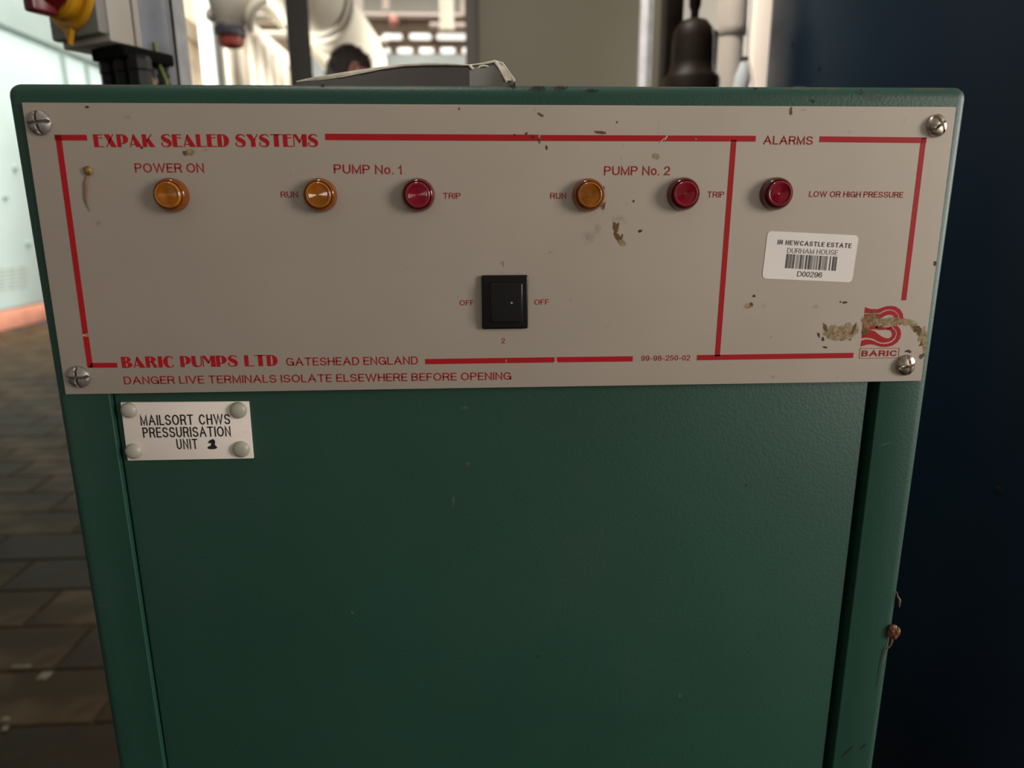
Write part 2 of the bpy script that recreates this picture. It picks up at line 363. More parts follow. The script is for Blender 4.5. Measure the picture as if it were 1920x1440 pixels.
# display face with fat stems and hairlines
def R4(x0, y0, x1, y1): return [(x0, y0), (x1, y0), (x1, y1), (x0, y1)]
def halfring(cx, cy, ro, so, ri, si, n=10):
    out = []
    for i in range(n):
        a, b = radians(-90+180*i/n), radians(-90+180*(i+1)/n)
        out.append([(cx+ro*cos(a), cy+so*sin(a)), (cx+ro*cos(b), cy+so*sin(b)), (cx+ri*cos(b), cy+si*sin(b)), (cx+ri*cos(a), cy+si*sin(a))])
    return out
def wr(pts, ws):  # smooth variable-width stroke
    out = []; wo = []
    n = len(pts)
    for i in range(n-1):
        p0, p1, p2, p3 = [Vector(pts[max(0, min(n-1, j))]) for j in (i-1, i, i+1, i+2)]
        for k in range(4):
            u = k/4; out.append(tuple(0.5*((2*p1)+(-p0+p2)*u+(2*p0-5*p1+4*p2-p3)*u*u+(-p0+3*p1-3*p2+p3)*u**3))); wo.append(ws[i]*(1-u)+ws[i+1]*u)
    out.append(pts[-1]); wo.append(ws[-1])
    return ribbon(out, .07, False, wo)
H = .075
FAT = {
 'E': (.78, [R4(0, 0, .36, 1), R4(.36, 1-H, .74, 1), R4(.36, .69, .72, .69+H), R4(.36, 0, .78, H)]),
 'X': (.92, [[(0, 1), (.42, 1), (.92, 0), (.50, 0)]]+ribbon([(.72, 1), (.12, 0)], H, False)),
 'P': (.90, [R4(0, 0, .32, 1)]+halfring(.40, .62, .50, .38, .10, .31)+[R4(.3, 1-H, .41, 1), R4(.3, .24, .41, .31)]),
 'A': (.98, [[(.40, 1.02), (.98, 0), (.52, 0), (.27, .70)]]+ribbon([(.37, .95), (.05, 0)], H, False)+[R4(.12, .17, .5, .17+H)]),
 'K': (.98, [R4(0, 0, .34, 1), [(.32, .52), (.52, .72), (.98, 0), (.56, 0)]]+ribbon([(.34, .48), (.78, 1)], H, False)),
 'S': (.86, wr([(.80, .82), (.64, .955), (.42, .965), (.22, .87), (.20, .70), (.38, .57), (.58, .46), (.70, .30), (.66, .12), (.46, .035), (.22, .06), (.06, .2), (.12, .38)], [.07, .08, .09, .18, .30, .34, .34, .30, .18, .08, .08, .09, .07])),
 'L': (.80, [R4(0, 0, .34, 1), R4(.34, 0, .80, H)]),
 'D': (.92, [R4(0, 0, .33, 1)]+halfring(.42, .5, .50, .50, .10, .43)+[R4(.3, 1-H, .43, 1), R4(.3, 0, .43, H)]),
 'Y': (.92, [[(0, 1), (.42, 1), (.70, .50), (.70, 0), (.34, 0), (.34, .46)]]+ribbon([(.62, .50), (.90, 1)], H, False)),
 'T': (.96, [R4(0, 1-H, .96, 1), R4(.30, 0, .68, 1)]),
 'M': (1.08, [[(0.0, 1), (.26, 1), (.58, .46), (.46, .26), (.0, .98)]]+ribbon([(.04, 0), (.04, .95)], H, False)+ribbon([(.48, .32), (.74, .86)], H, False)+[R4(.70, 0, 1.08, 1)]),
 'B': (.90, [R4(0, 0, .34, 1)]+halfring(.38, .76, .42, .24, .10, .17)+halfring(.38, .27, .52, .27, .12, .20)+[R4(.3, .93, .39, 1), R4(.3, .49, .39, .57), R4(.3, 0, .39, H)]),
 'R': (.98, [R4(0, 0, .34, 1)]+halfring(.38, .74, .48, .26, .10, .19)+[R4(.3, .93, .39, 1), R4(.3, .48, .39, .56), [(.42, .54), (.66, .52), (.98, 0), (.64, 0)]]),
 'I': (.34, [R4(0, 0, .34, 1)]),
 'C': (.88, wr([(.84, .78), (.72, .93), (.54, .965), (.32, .87), (.20, .5), (.32, .13), (.54, .035), (.74, .07), (.88, .22)], [.10, .08, .08, .24, .40, .24, .08, .08, .07])),
 'U': (.84, wr([(.17, 1), (.17, .36), (.26, .14), (.48, .045), (.70, .12), (.80, .34), (.80, 1)], [.34, .34, .26, .09, .08, .07, .07])),
}
def fat_text(s, sp=.07, spc=.42):
    polys = []; x = 0
    for ch in s:
        if ch == ' ': x += spc; continue
        w, ps = FAT[ch]
        polys += [[(x+p[0], p[1]) for p in q] for q in ps]; x += w+sp
    return polys, x-sp
def flat(name, polys3, m, parent, thick=0.00012, direc=Vector((0, -1, 0))):
    # planar polygons given a hair of thickness so the ink is a real raised film
    me = bpy.data.meshes.new(name); bm = bmesh.new()
    for q in polys3:
        vs = [bm.verts.new(Vector(p)+direc*thick) for p in q]
        try: f = bm.faces.new(vs)
        except Exception: continue
        f.normal_update()
        if f.normal.dot(direc) < 0: f.normal_flip()
        vb = [bm.verts.new(p) for p in q]
        n = len(q)
        for i in range(n):
            j = (i+1) % n; bm.faces.new((vs[i], vs[j], vb[j], vb[i]))
    bmesh.ops.triangulate(bm, faces=[f for f in bm.faces if len(f.verts) > 4])
    bm.to_mesh(me); bm.free()
    return link(name, me, m, parent)
def put_text(name, s, bl, br, cap, Y, m, parent, fat=False, t=.13, squash=1.0, sp=.13, spc=.32, label=None):
    A = at_y(bl[0], bl[1], Y); B = at_y(br[0], br[1], Y)
    T = at_y(bl[0], bl[1]-cap, Y); h = abs(T.z-A.z)
    ux = (B-A).normalized(); uz = Vector((-ux.z, 0, ux.x))
    polys, wd = fat_text(s, .07, .42 if spc == .32 else spc) if fat else stroke_text(s, t, squash, sp, spc)
    k = (B-A).length/wd
    o = flat(name, [[A+ux*(p[0]*k)+uz*(p[1]*h) for p in q] for q in polys], m, parent)
    if label: o['label'] = label
    return o
def bar(name, pts, thick_px, Y, m, parent):
    # printed rule between two pixels on the plate; thickness in pixels
    A = at_y(*pts[0], Y); B = at_y(*pts[1], Y); d = (B-A).normalized(); nrm = Vector((-d.z, 0, d.x))
    k = abs(at_y(pts[0][0]+10, pts[0][1], Y).x-at_y(pts[0][0], pts[0][1], Y).x)/10
    h = thick_px*k/2
    return flat(name, [[A-nrm*h, B-nrm*h, B+nrm*h, A+nrm*h]], m, parent)
_sz = [0]
def stain(px, py, wpx, hpx, rot, kind, parent, Y, name='stain'):
    _sz[0] += 1
    P = at_y(px, py, Y); k = abs(at_y(px+10, py, Y).x-P.x)/10
    mt = FM(P+Vector((0, -0.00018-0.00001*(_sz[0] % 9), 0)), rot)
    a, b = wpx*k/2, hpx*k/2
    me = bpy.data.meshes.new(name)
    me.from_pydata([mt @ Vector(v) for v in ((-a, -b, 0), (a, -b, 0), (a, b, 0), (-a, b, 0))], [], [(0, 1, 2, 3)])
    uv = me.uv_layers.new(name='UVMap')
    for i, c in enumerate(((0, 0), (1, 0), (1, 1), (0, 1))): uv.data[i].uv = c
    return link(name, me, S[kind], parent)

# ------------------------------------------------------------------ room structure
random.seed(4)
fl = bx(-8, 7, -2.5, 13.2, -0.10, -0.006).build('floor', M['joint']); tag(fl, kind='structure')
SX0, SX1, SY0, SY1 = -3.76, 1.0, -0.6, 4.775
DW, DD = 0.432, 0.215
slab_mesh = {}
def slab_me(k):
    mb = bx(-DW/2+.003, DW/2-.003, -DD/2+.003, DD/2-.003, -0.008, 0.0); me = mb.mesh('slab')
    bm = bmesh.new(); bm.from_mesh(me); bmesh.ops.bevel(bm, geom=[e for e in bm.edges if all(v.co.z > -0.001 for v in e.verts)], offset=0.004, segments=1, affect='EDGES')
    bmesh.ops.recalc_face_normals(bm, faces=bm.faces); bm.to_mesh(me); bm.free(); me.materials.append(M['slab'] if k == 0 else M['slab2']); return me
sms = [slab_me(0), slab_me(1)]
row = 0; y = 1.3-DD*9
while y < SY1-0.01:
    off = 0 if row % 2 == 1 else DW/2
    x = -1.18-DW*6+off
    while x+DW <= 0.98:
        o = bpy.data.objects.new('slab', random.choice(sms)); COL.objects.link(o); o.parent = fl
        o.location = (x+DW/2, y+DD/2, random.uniform(-0.002, 0.0)); o.rotation_euler = (random.uniform(-.004, .004), random.uniform(-.002, .002), 0)
        x += DW
    y += DD; row += 1
YN = y
# slabs out of the close range, joined
mb = MB(); rr = random.Random(2)
yy = YN
while yy < 13:
    xx = -5.2+rr.choice((0, DW/2))
    while xx < 6.8:
        z = rr.uniform(-.002, 0); mb.box(xx+.003, xx+DW-.003, yy+.003, yy+DD-.003, -0.02, z); xx += DW
    yy += DD
yy = 1.3-DD*9
while yy < YN-.001:
    for x0_, n_ in ((-1.18-DW*6-DW*4, 4), (1.2, 13)):
        for i in range(n_): mb.box(x0_+i*DW+.003, x0_+(i+1)*DW-.003, yy+.003, yy+DD-.003, -0.02, rr.uniform(-.002, 0))
    yy += DD
tag(mb.build('distant_slabs', M['slab'], fl), kind='stuff')
# pale mortar crumbs at one slab corner
for (px, py, a, b) in ((40, 1251, .030, .006), (10, 1350, .010, .008), (9, 1366, .009, .008), (85, 1268, .02, .016)):
    p = at_z(px, py, 0.0); c = MB()
    for i in range(4): c.box(p.x-a*rr.uniform(.3, 1), p.x+a*rr.uniform(.3, 1), p.y-b*rr.uniform(.4, 1), p.y+b*rr.uniform(.4, 1), -0.002, .002+rr.uniform(0, .003))
    c.build('mortar_crumb', M['chalk'], fl, bevel=.001, seg=1)

wb = bx(-8, 7, 13.0, 13.2, 0, 6).build('wall_back', M['wall']); tag(wb, kind='structure')
tag(bx(-8.0, -7.85, -2.5, 13.0, 0, 6).build('wall_left', M['wallgrey']), kind='structure')
tag(bx(6.85, 7.0, 4.2, 13.0, 0, 6).build('wall_right', M['wallgrey']), kind='structure')
cl = bx(-8, 7, 2.0, 13.2, 6.0, 6.1).build('ceiling', M['ceil']); tag(cl, kind='structure')
# bands of the far wall (plane y = 13)
def band(name, y0, y1, m, th=.08):
    a = at_y(780, y1, 12.92).z; b = at_y(780, y0, 12.92).z
    return bx(-7.8, 6.8, 13-th, 13.0, a, b).build(name, m, wb)
band('grey_panel_band', -60, 26, M['wallgrey'], .1)
band('pale_blue_band', 102, 190, M['wallblue'], .1)
# rows of rooflight panes in the far wall
k = 1
for (yy0, yy1, spans) in ((61, 75, [(560, 600), (610, 662), (672, 706), (714, 757), (764, 812), (815, 880), (890, 940), (950, 1000), (1010, 1060)]),
                        (88, 101, [(560, 600), (608, 640), (648, 678), (684, 713), (716, 735), (741, 777), (782, 817), (822, 857), (863, 890), (900, 940), (950, 1000)])):
    for (a, b) in spans:
        A = at_y(a, yy1, 12.9); B = at_y(b, yy0, 12.9)
        wn = bx(A.x+.03, B.x-.03, 12.88, 13.0, A.z+.012, B.z-.012).build('window_%d' % k, M['window'], bevel=.045); tag(wn, kind='structure')
        fr = MB(); fr.box(A.x-.03, B.x+.03, 12.92, 13.0, B.z, B.z+.03); fr.box(A.x-.03, B.x+.03, 12.92, 13.0, A.z-.03, A.z)
        fr.build('window_frame', M['wall'], wn); k += 1

# ------------------------------------------------------------------ the green pressurisation cabinet
YP = -0.0021      # front face of the control plate
YD = 0.0030       # front face of the recessed door
CW0, CW1, CZ = -0.2573, 0.2562, 1.2505
cab = empty('pump_cabinet', (0, 0, 0), 'green painted metal pump cabinet with grey red-lettered control plate across its front', 'cabinet')
outer = bx(CW0, CW1, 0, 0.36, 0.04, CZ).build('casing', M['casing'], cab, bevel=0.0066, seg=5)
XL = at_y(205, 742, 0).x; XR = at_y(1650, 718, 0).x
cut = bx(XL, XR, -0.05, 0.016, 0.12, 1.16).build('cutter', M['gap'])
mod = outer.modifiers.new('b', 'BOOLEAN'); mod.object = cut; mod.operation = 'DIFFERENCE'; mod.solver = 'EXACT'
bev = outer.modifiers.new('bev', 'BEVEL'); bev.width = 0.0009; bev.segments = 2; bev.limit_method = 'ANGLE'; bev.angle_limit = radians(60)
bpy.context.view_layer.update()
dg = bpy.context.evaluated_depsgraph_get()
me = bpy.data.meshes.new_from_object(outer.evaluated_get(dg)); outer.modifiers.clear(); outer.data = me
for p in me.polygons: p.use_smooth = True; p.material_index = 0
me.materials.clear(); me.materials.append(M['casing'])
me.set_sharp_from_angle(angle=radians(38))
bpy.data.objects.remove(cut, do_unlink=True)
door = bx(XL+0.0006, XR-0.0052, YD, YD+0.010, 0.125, 1.158).build('door_panel', M['paint'], cab, bevel=0.0012, seg=3)
bx(XL+.002, XR-.001, 0.0150, 0.0158, 0.13, 1.15).build('recess_shade', M['gap'], cab)  # near-black sheet, shade of the door gap put in as colour
bx(CW0+.01, CW1-.01, .01, .35, 0, .045).build('plinth', M['gap'], cab)

# control plate
def quad_plate(name, px4, Y0, Y1, m, parent, bevel=0.0004):
    P = [at_y(px, py, Y0) for px, py in px4]
    mb = MB(); mb.add(P+[Vector((p.x, Y1, p.z)) for p in P], [(0, 1, 2, 3), (7, 6, 5, 4), (0, 4, 5, 1), (1, 5, 6, 2), (2, 6, 7, 3), (3, 7, 4, 0)])
    return mb.build(name, m, parent, bevel=bevel, seg=2)
plate = quad_plate('control_plate', [(40, 192), (1793.5, 200.5), (1727.5, 714.5), (122.5, 740)], YP, -0.0001, M['plate'], cab, .0005)
YT = YP-0.00002
# printed border
for (a, b, t) in (((102.5, 258), (163, 258), 10.5), ((109, 253), (160.5, 628), 11), ((161, 631), (169.5, 689), 10.5), ((165, 685), (220, 684.7), 9.5),
                  ((610, 256.7), (1010, 258.5), 11.5), ((1013, 258.6), (1417, 260), 10.5), ((1376, 262), (1345, 668), 10), ((1536.5, 261), (1737, 263), 10),
                  ((1732, 259), (1694.5, 563), 9.5), ((797.5, 678), (1040, 674.6), 10), ((1044.5, 674.5), (1186.5, 672.8), 10), ((1307, 670.6), (1600, 666.3), 9.8)):
    bar('printed_line', (a, b), t, YT, M['red'], plate)
PT = lambda s, bl, br, cap, **k: put_text('lettering', s, bl, br, cap, YT, k.pop('m', M['red_thin']), plate, **k)
PT('EXPAK SEALED SYSTEMS', (177.5, 275.8), (597.5, 275.2), 24, fat=True, m=M['red'])
PT('BARIC PUMPS LTD', (229.5, 690), (521.5, 686), 21, fat=True, m=M['red'], spc=.50)
PT('POWER ON', (254, 323.5), (383.3, 323.5), 17.5)
PT('PUMP No. 1', (626.5, 325), (753.5, 327), 17)
PT('PUMP No. 2', (1132.5, 328.5), (1256, 328.5), 17)
PT('RUN', (527, 370.5), (559, 370.3), 11.5, t=.13)
PT('RUN', (1031.7, 372.7), (1061.7, 372.7), 11.2, t=.13)
PT('TRIP', (831, 372.7), (864, 372.7), 11.2, t=.13)
PT('TRIP', (1326, 370.3), (1357.5, 370.3), 11.2, t=.13)
PT('ALARMS', (1431, 270.7), (1523.5, 271.5), 16, t=.14)
PT('LOW OR HIGH PRESSURE', (1516.7, 369.4), (1693, 370.8), 11.2, t=.14)
PT('OFF', (862, 572.7), (888.8, 572.2), 9.7, t=.12)
PT('OFF', (1002, 571.5), (1029.4, 571), 10, t=.12)
PT('1', (939.8, 499.6), (944.4, 499.6), 9.6, t=.11, m=M['pink'])
PT('2', (940.4, 643.6), (947, 643.6), 9.6, t=.13)
PT('GATESHEAD ENGLAND', (537.3, 686), (784, 683.2), 15.2)
PT('DANGER LIVE TERMINALS ISOLATE ELSEWHERE BEFORE OPENING', (233.5, 720.8), (958.6, 712), 14.8)
PT('99-98-250-02', (1202.3, 676.8), (1293.8, 675.6), 10, t=.12, sp=.12)
# company mark at the lower right corner of the plate
def logo(pts): return [at_y(1600+x/12, 560+y/12, YT) for x, y in pts]
L1 = [(270, 190), (330, 215), (420, 235), (560, 235), (650, 200), (750, 168), (860, 160), (960, 180), (1050, 240), (1108, 330), (1125, 430), (1110, 540), (1040, 600),
      (1022, 560), (1040, 500), (1040, 420), (1010, 340), (940, 270), (850, 245), (740, 250), (650, 285), (590, 325), (250, 325)]
L2 = [(600, 345), (680, 300), (760, 270), (850, 265), (930, 290), (990, 350), (1020, 430), (1018, 520), (985, 600), (900, 610), (915, 510), (925, 440), (900, 380), (830, 360), (760, 368), (690, 395), (620, 440), (560, 480), (250, 480), (250, 345)]
L3 = [(215, 575), (300, 560), (450, 590), (600, 630), (760, 645), (880, 620), (880, 660), (760, 700), (600, 705), (470, 690), (350, 700), (205, 700)]
L4 = [(900, 615), (1000, 612), (1055, 690), (1075, 790), (1050, 900), (980, 990), (880, 1055), (760, 1085), (640, 1085), (560, 1065), (460, 1035), (370, 1028), (270, 1045), (163, 1075),
      (183, 945), (280, 915), (370, 920), (440, 940), (520, 980), (600, 1010), (700, 1020), (800, 1005), (880, 972), (950, 905), (985, 800), (972, 720), (905, 650)]
L5 = [(185, 893), (280, 878), (380, 885), (460, 910), (540, 955), (620, 985), (700, 990), (790, 975), (870, 940), (930, 880), (960, 800), (945, 720), (880, 665), (830, 648), (750, 665),
      (760, 705), (820, 710), (860, 750), (875, 810), (850, 865), (780, 895), (700, 880), (640, 850), (580, 810), (530, 770), (470, 725), (400, 708), (320, 715), (250, 750), (200, 780)]
flat('printed_emblem', [logo(q) for q in (L1, L2, L3, L4, L5)], M['red'], plate)
PT('BARIC', (1614.8, 668.2), (1681.5, 667.8), 11, t=.19, sp=.16, squash=1.1, m=M['red_thin'])
bq = [(1612.8, 653.4), (1686.3, 652.8), (1684.6, 670.8), (1610.8, 671.8)]
for i in range(4): bar('printed_line', (bq[i], bq[(i+1) % 4]), 1.2, YT, M['pink'], plate)

# stains, scratches and flecks on the plate
for a in ((1563, 622, 50, 34, .1, 'tan'), (1592, 618, 50, 34, -.1, 'tan'), (1577, 630, 70, 24, 0, 'tan'), (1547, 614, 10, 26, .4, 'brown'), (1601, 616, 9, 30, -.3, 'brown'),
          (1634, 598, 46, 34, 0, 'tanred'), (1628, 606, 34, 34, .2, 'tanred'), (1650, 604, 44, 22, -.1, 'tan'), (1668, 603, 60, 24, .05, 'tan'), (1698, 604, 52, 18, -.1, 'tan'),
          (1622, 622, 22, 20, .9, 'brown'), (1650, 612, 14, 14, .9, 'brown'), (1717, 614, 34, 18, -.7, 'tan'), (1724, 622, 42, 16, -1.0, 'brown'), (1733, 634, 16, 46, .1, 'tan'), (1728, 628, 12, 44, -.3, 'tan'),
          (1734, 655, 8, 40, .1, 'tan'), (1730, 640, 10, 34, -.4, 'brown'), (1728, 668, 16, 12, .8, 'brown'), (1702, 658, 16, 6, .2, 'dark'), (1706, 660, 8, 6, 0, 'dark'), (1715, 617, 10, 22, .5, 'brown'),
          (1535, 628, 6, 16, .4, 'dark'), (1543, 636, 7, 12, .4, 'dark'), (1547, 651, 16, 5, -.3, 'dark'), (1556, 637, 5, 6, 0, 'smudge'), (1578, 636, 5, 10, 0, 'brown'), (1594, 637, 6, 6, 0, 'brown'),
          (1584, 567, 14, 6, 0, 'dark'), (1576, 566, 5, 5, 0, 'dark'), (1414, 555, 8, 8, 0, 'dark'), (1402, 574, 22, 14, 0, 'tan'), (1409, 571, 10, 12, .3, 'brown'), (1432, 573, 18, 16, 0, 'smudge'), (1530, 575, 26, 18, 0, 'smudge'),
          (1156, 430, 12, 36, -.25, 'brown'), (1152, 423, 9, 22, 0, 'brown'), (1159, 446, 15, 28, .5, 'brown'), (1166, 455, 22, 16, -.6, 'tan'), (1166, 444, 6, 16, -.3, 'brown'),
          (1200, 433, 10, 8, .3, 'dark'), (1206, 429, 12, 8, .5, 'smudge'), (1188, 377, 6, 8, 0, 'dark'), (1176, 382, 10, 8, 0, 'smudge'), (1160, 412, 60, 40, 0, 'smudge'), (1105, 445, 50, 50, .2, 'smudge'), (1120, 430, 30, 50, 0, 'smudge'), (1132, 352, 5, 10, .4, 'dark'), (1148, 366, 6, 6, 0, 'smudge'),
          (1230, 293, 18, 16, 0, 'tan'), (1125, 248, 34, 8, -.1, 'brown'), (1168, 273, 12, 10, 0, 'smudge'), (1165, 298, 8, 16, 0, 'smudge'), (1157, 229, 5, 5, 0, 'dark'), (1235, 235, 3, 80, 0, 'smudge'),
          (1002, 205, 20, 8, -.8, 'smudge'), (1014, 215, 22, 8, -.6, 'brown'), (987, 250, 7, 7, 0, 'dark'), (998, 256, 14, 6, -.6, 'dark'), (1011, 264, 5, 14, .2, 'dark'), (1013, 260, 5, 12, -.4, 'brown'), (1025, 277, 5, 14, .1, 'dark'), (965, 253, 6, 5, 0, 'dark'),
          (861, 204, 4, 8, .4, 'dark'), (355, 286, 30, 16, .05, 'tan'), (347, 287, 12, 14, .2, 'brown'), (385, 282, 24, 14, 0, 'smudge'), (266, 277, 8, 6, 0, 'dark'), (152, 196, 14, 5, -.1, 'smudge'), (164, 201, 12, 7, 0, 'dark'),
          (240, 220, 30, 20, 0, 'smudge'), (184, 418, 24, 24, 0, 'smudge'), (545, 326, 10, 10, 0, 'smudge'), (550, 390, 20, 12, 0, 'smudge'), (85, 472, 9, 8, 0, 'smudge'),
          (1483, 209, 7, 20, 0, 'brown'), (1507, 206, 34, 8, 0, 'smudge'), (1696, 226, 9, 14, .4, 'smudge'), (1592, 248, 12, 14, 0, 'smudge'), (1753, 494, 7, 14, 0, 'dark'), (1032, 473, 22, 12, 0, 'smudge'), (762, 500, 8, 12, 0, 'smudge'), (942, 510, 24, 5, 0, 'smudge'), (972, 511, 12, 5, 0, 'smudge'), (938, 495, 16, 10, 0, 'smudge'),
          (1139, 611, 10, 8, 0, 'smudge'), (1446, 632, 14, 8, 0, 'smudge'), (1450, 706, 20, 14, 0, 'smudge'), (1570, 708, 12, 12, 0, 'smudge'), (1070, 560, 14, 20, 0, 'smudge'), (1217, 318, 16, 8, 0, 'smudge'), (1790, 215, 8, 8, 0, 'smudge'),
          (1249, 258, 4, 14, -.6, 'scratch'), (1240, 265, 3, 16, -.7, 'scratch'), (1305, 261, 4, 3, 0, 'scratch'), (949, 676, 1.6, 9, 0, 'scratch'), (160, 627, 14, 2.5, .25, 'scratch'), (1041, 679, 12, 3, .2, 'scratch')):
    stain(*a, plate, YP)
# small peeled flake below the second amber "run" lamp
p = at_y(1134, 386, YP); fk = MB(); mt = FM(p, -.5)
fk.add([mt @ Vector(v) for v in ((-.0009, .0022, .0002), (.0010, .0016, .0012), (.0008, -.0024, .0003), (-.0013, -.0002, .0002), (0, 0, .0018))], [(0, 1, 4), (1, 2, 4), (2, 3, 4), (3, 0, 4)])
fk.build('paint_flake', M['flake'], plate)

# screws with cross slots
def screw(px, py, rpx, rot, tilt, m, parent):
    P = at_y(px, py, YP); k = abs(at_y(px+10, py, YP).x-P.x)/10; r = rpx*k
    mt = FM(P, rot) @ Matrix.Rotation(tilt, 4, 'Y')
    nr, na = 14, 56; vs = [Vector((0, 0, 0))]; fs = []
    def hgt(x, y):
        q = min(1, (x*x+y*y)/(r*r)); h = r*0.52*(1-q)**0.55+0.0004
        d = min(abs(x), abs(y)); L = max(abs(x), abs(y))
        if L < r*.92:
            g = max(0, 1-max(0, d-r*.05)/(r*.06)); h -= min(h*.85, g*r*.42*(1-(L/r)**2*.6))
        return h
    vs[0].z = hgt(0, 0)
    for i in range(1, nr+1):
        rad = r*(i/nr)**.8
        for j in range(na):
            a = 2*pi*j/na; x, y = rad*cos(a), rad*sin(a); vs.append(Vector((x, y, hgt(x, y) if i < nr else 0.0)))
    for j in range(na): vs.append(Vector((r*cos(2*pi*j/na), r*sin(2*pi*j/na), -0.0006)))
    for j in range(na): fs.append((0, 1+j, 1+(j+1) % na))
    for i in range(nr):
        for j in range(na):
            a, b = 1+i*na+j, 1+i*na+(j+1) % na; fs.append((a, a+na, b+na, b))
    mb = MB(); mb.add([mt @ v for v in vs], fs)
    return mb.build('screw', m, parent, smooth=True)
screw(74.5, 230.5, 23.5, .12, 0, M['screw'], cab)
screw(1756, 235.5, 20.5, .62, .30, M['screw_bright'], cab)
screw(148.5, 706.5, 22, .04, 0, M['screw'], cab)
screw(1698, 684.5, 19.5, .18, .22, M['screw_bright'], cab)

# indicator lamps
def lamp(px, py, kind, prongs):
    P = at_y(px, py, YP); mt = FM(P)
    collar = MB().lathe([(.0090, 0), (.0090, .0010), (.0087, .0030), (.0081, .0046), (.0075, .0052), (.0071, .0050), (.0069, .0044), (.0069, .0030)], 56, mt)
    c = collar.build('indicator_lamp', M[kind+'_dark'], cab, smooth=True)
    c['label'] = ('amber' if kind == 'amber' else 'dark red')+' indicator lamp '+prongs
    prof = [(.0068, .0030), (.0068, .0056), (.0066, .0063), (.0061, .0067), (.0057, .0066), (.0055, .0060)]
    r = .0052
    while r > .0006:
        prof += [(r, .0060), (r-.00034, .00625)]; r -= .00068
    prof.append((.0003, .0061))
    MB().lathe(prof, 56, mt).build('lens', M[kind], c, smooth=True)
for (x, y, k, s) in ((323, 366, 'amber', 'under POWER ON'), (601, 366, 'amber', 'beside RUN under PUMP No. 1'), (784.5, 366, 'ruby', 'beside TRIP under PUMP No. 1'),
                     (1103, 366, 'amber', 'beside RUN under PUMP No. 2'), (1280, 364, 'ruby', 'beside TRIP under PUMP No. 2'), (1453.5, 363.5, 'ruby', 'beside LOW OR HIGH PRESSURE under ALARMS')):
    lamp(x, y, k, s)

# rocker switch
def rrect(px0, py0, px1, py1, Y, depth, rad, m, name, parent, bevel, front=None):
    A = at_y(px0, py1, Y); B = at_y(px1, py0, Y)
    return bx(A.x, B.x, Y-depth, Y, A.z, B.z).build(name, m, parent, bevel=bevel, seg=4)
sw = rrect(904, 515, 989.5, 616.5, YP, .0026, 0, M['blackpl'], 'rocker_switch', cab, .0011)
sw['label'] = 'black rocker switch between the two OFF marks'
A = at_y(919, 604, YP); B = at_y(979, 528, YP)
mb = bx(A.x, B.x, YP-.0066, YP-.001, A.z, B.z); rk = mb.build('rocker', M['blackpl2'], sw, bevel=.0012, seg=4)
nib = at_y(959, 568, YP-.0066); MB().lathe([(.0006, 0), (.0005, .0004), (.0002, .0005)], 12, FM(nib)).build('raised_dot', M['cap'], rk)

# engraved nameplate with plastic fixing caps
YN_ = YD-0.0015
name = quad_plate('nameplate', [(225.7, 754.5), (466, 753), (475, 859.5), (239.3, 863.8)], YN_, YD, M['name'], cab, .0002)
name['label'] = 'white engraved nameplate on the green door'
NT = lambda s, bl, br, cap, **k: put_text('engraved_lettering', s, bl, br, cap, YN_-.00002, M['ink'], name, **k)
NT('MAILSORT CHWS', (264.5, 797.8), (432.3, 795.4), 19.4, t=.125, squash=.78, sp=.12, spc=.42)
NT('PRESSURISATION', (269, 820.7), (433.5, 818.2), 19.2, t=.125, squash=.78, sp=.12)
NT('UNIT', (332.4, 842.4), (371.5, 841.8), 19.2, t=.125, squash=.78, sp=.16)
q = [(390, 829), (394, 825), (400, 823), (403.5, 827), (403, 834), (405, 836.2), (407.5, 838.5), (406, 841), (400, 842.2), (391.5, 842), (388.8, 839.6), (391, 837), (395.5, 835.8), (396, 830.5), (392, 831.2)]
flat('marker_numeral', [[at_y(a, b, YN_-.00002) for a, b in q]], M['ink'], name)
stain(460, 810, 10, 8, 0, 'smudge', name, YN_)
for (x, y, r) in ((242.5, 769, 15.5), (447, 769, 16.5), (251, 845.5, 15.5), (452.5, 842, 16.5)):
    P = at_y(x, y, YN_); kx = abs(at_y(x+10, y, YN_).x-P.x)/10; R_ = r*kx
    MB().lathe([(R_, 0), (R_*.97, .0010), (R_*.85, .0019), (R_*.62, .0026), (R_*.35, .0029), (R_*.08, .0030)], 32, FM(P)).build('fixing_cap', M['cap'], name, smooth=True)

# asset label sticker with rounded corners
SC = [(1439.5, 433.0), (1610, 441.6), (1597, 529.6), (1428.5, 522.0)]
def rounded_quad(px4, rr_, n=5):
    out = []
    for i in range(4):
        p = Vector(px4[i]); a = (Vector(px4[i-1])-p).normalized()*rr_; b = (Vector(px4[(i+1) % 4])-p).normalized()*rr_
        for j in range(n+1):
            t = j/n; out.append((p+a)*(1-t)**2+p*2*t*(1-t)+(p+b)*t*t)
    return out
stk = flat('asset_sticker', [[at_y(v.x, v.y, YP-.00004) for v in rounded_quad(SC, 9)]], M['label'], cab, thick=.0002)
stk['label'] = 'white bar code sticker under the ALARMS lamp'
YS = YP-.00026
ST = lambda s, bl, br, cap, m, **k: put_text('lettering', s, bl, br, cap, YS, m, stk, **k)
ST('IR NEWCASTLE ESTATE', (1457.7, 458.2), (1596, 465.3), 8.8, M['ink_soft'], t=.155, squash=.80, sp=.15, spc=.30)
ST('DURHAM HOUSE', (1475.7, 474.2), (1570.5, 478.4), 9.6, M['ink_grey'], t=.10, squash=.82, sp=.12, spc=.30)
ST('D00296', (1494.4, 518.3), (1540.8, 520.5), 10, M['ink_soft'], t=.11, sp=.09)
bars = MB(); rb = random.Random(11)
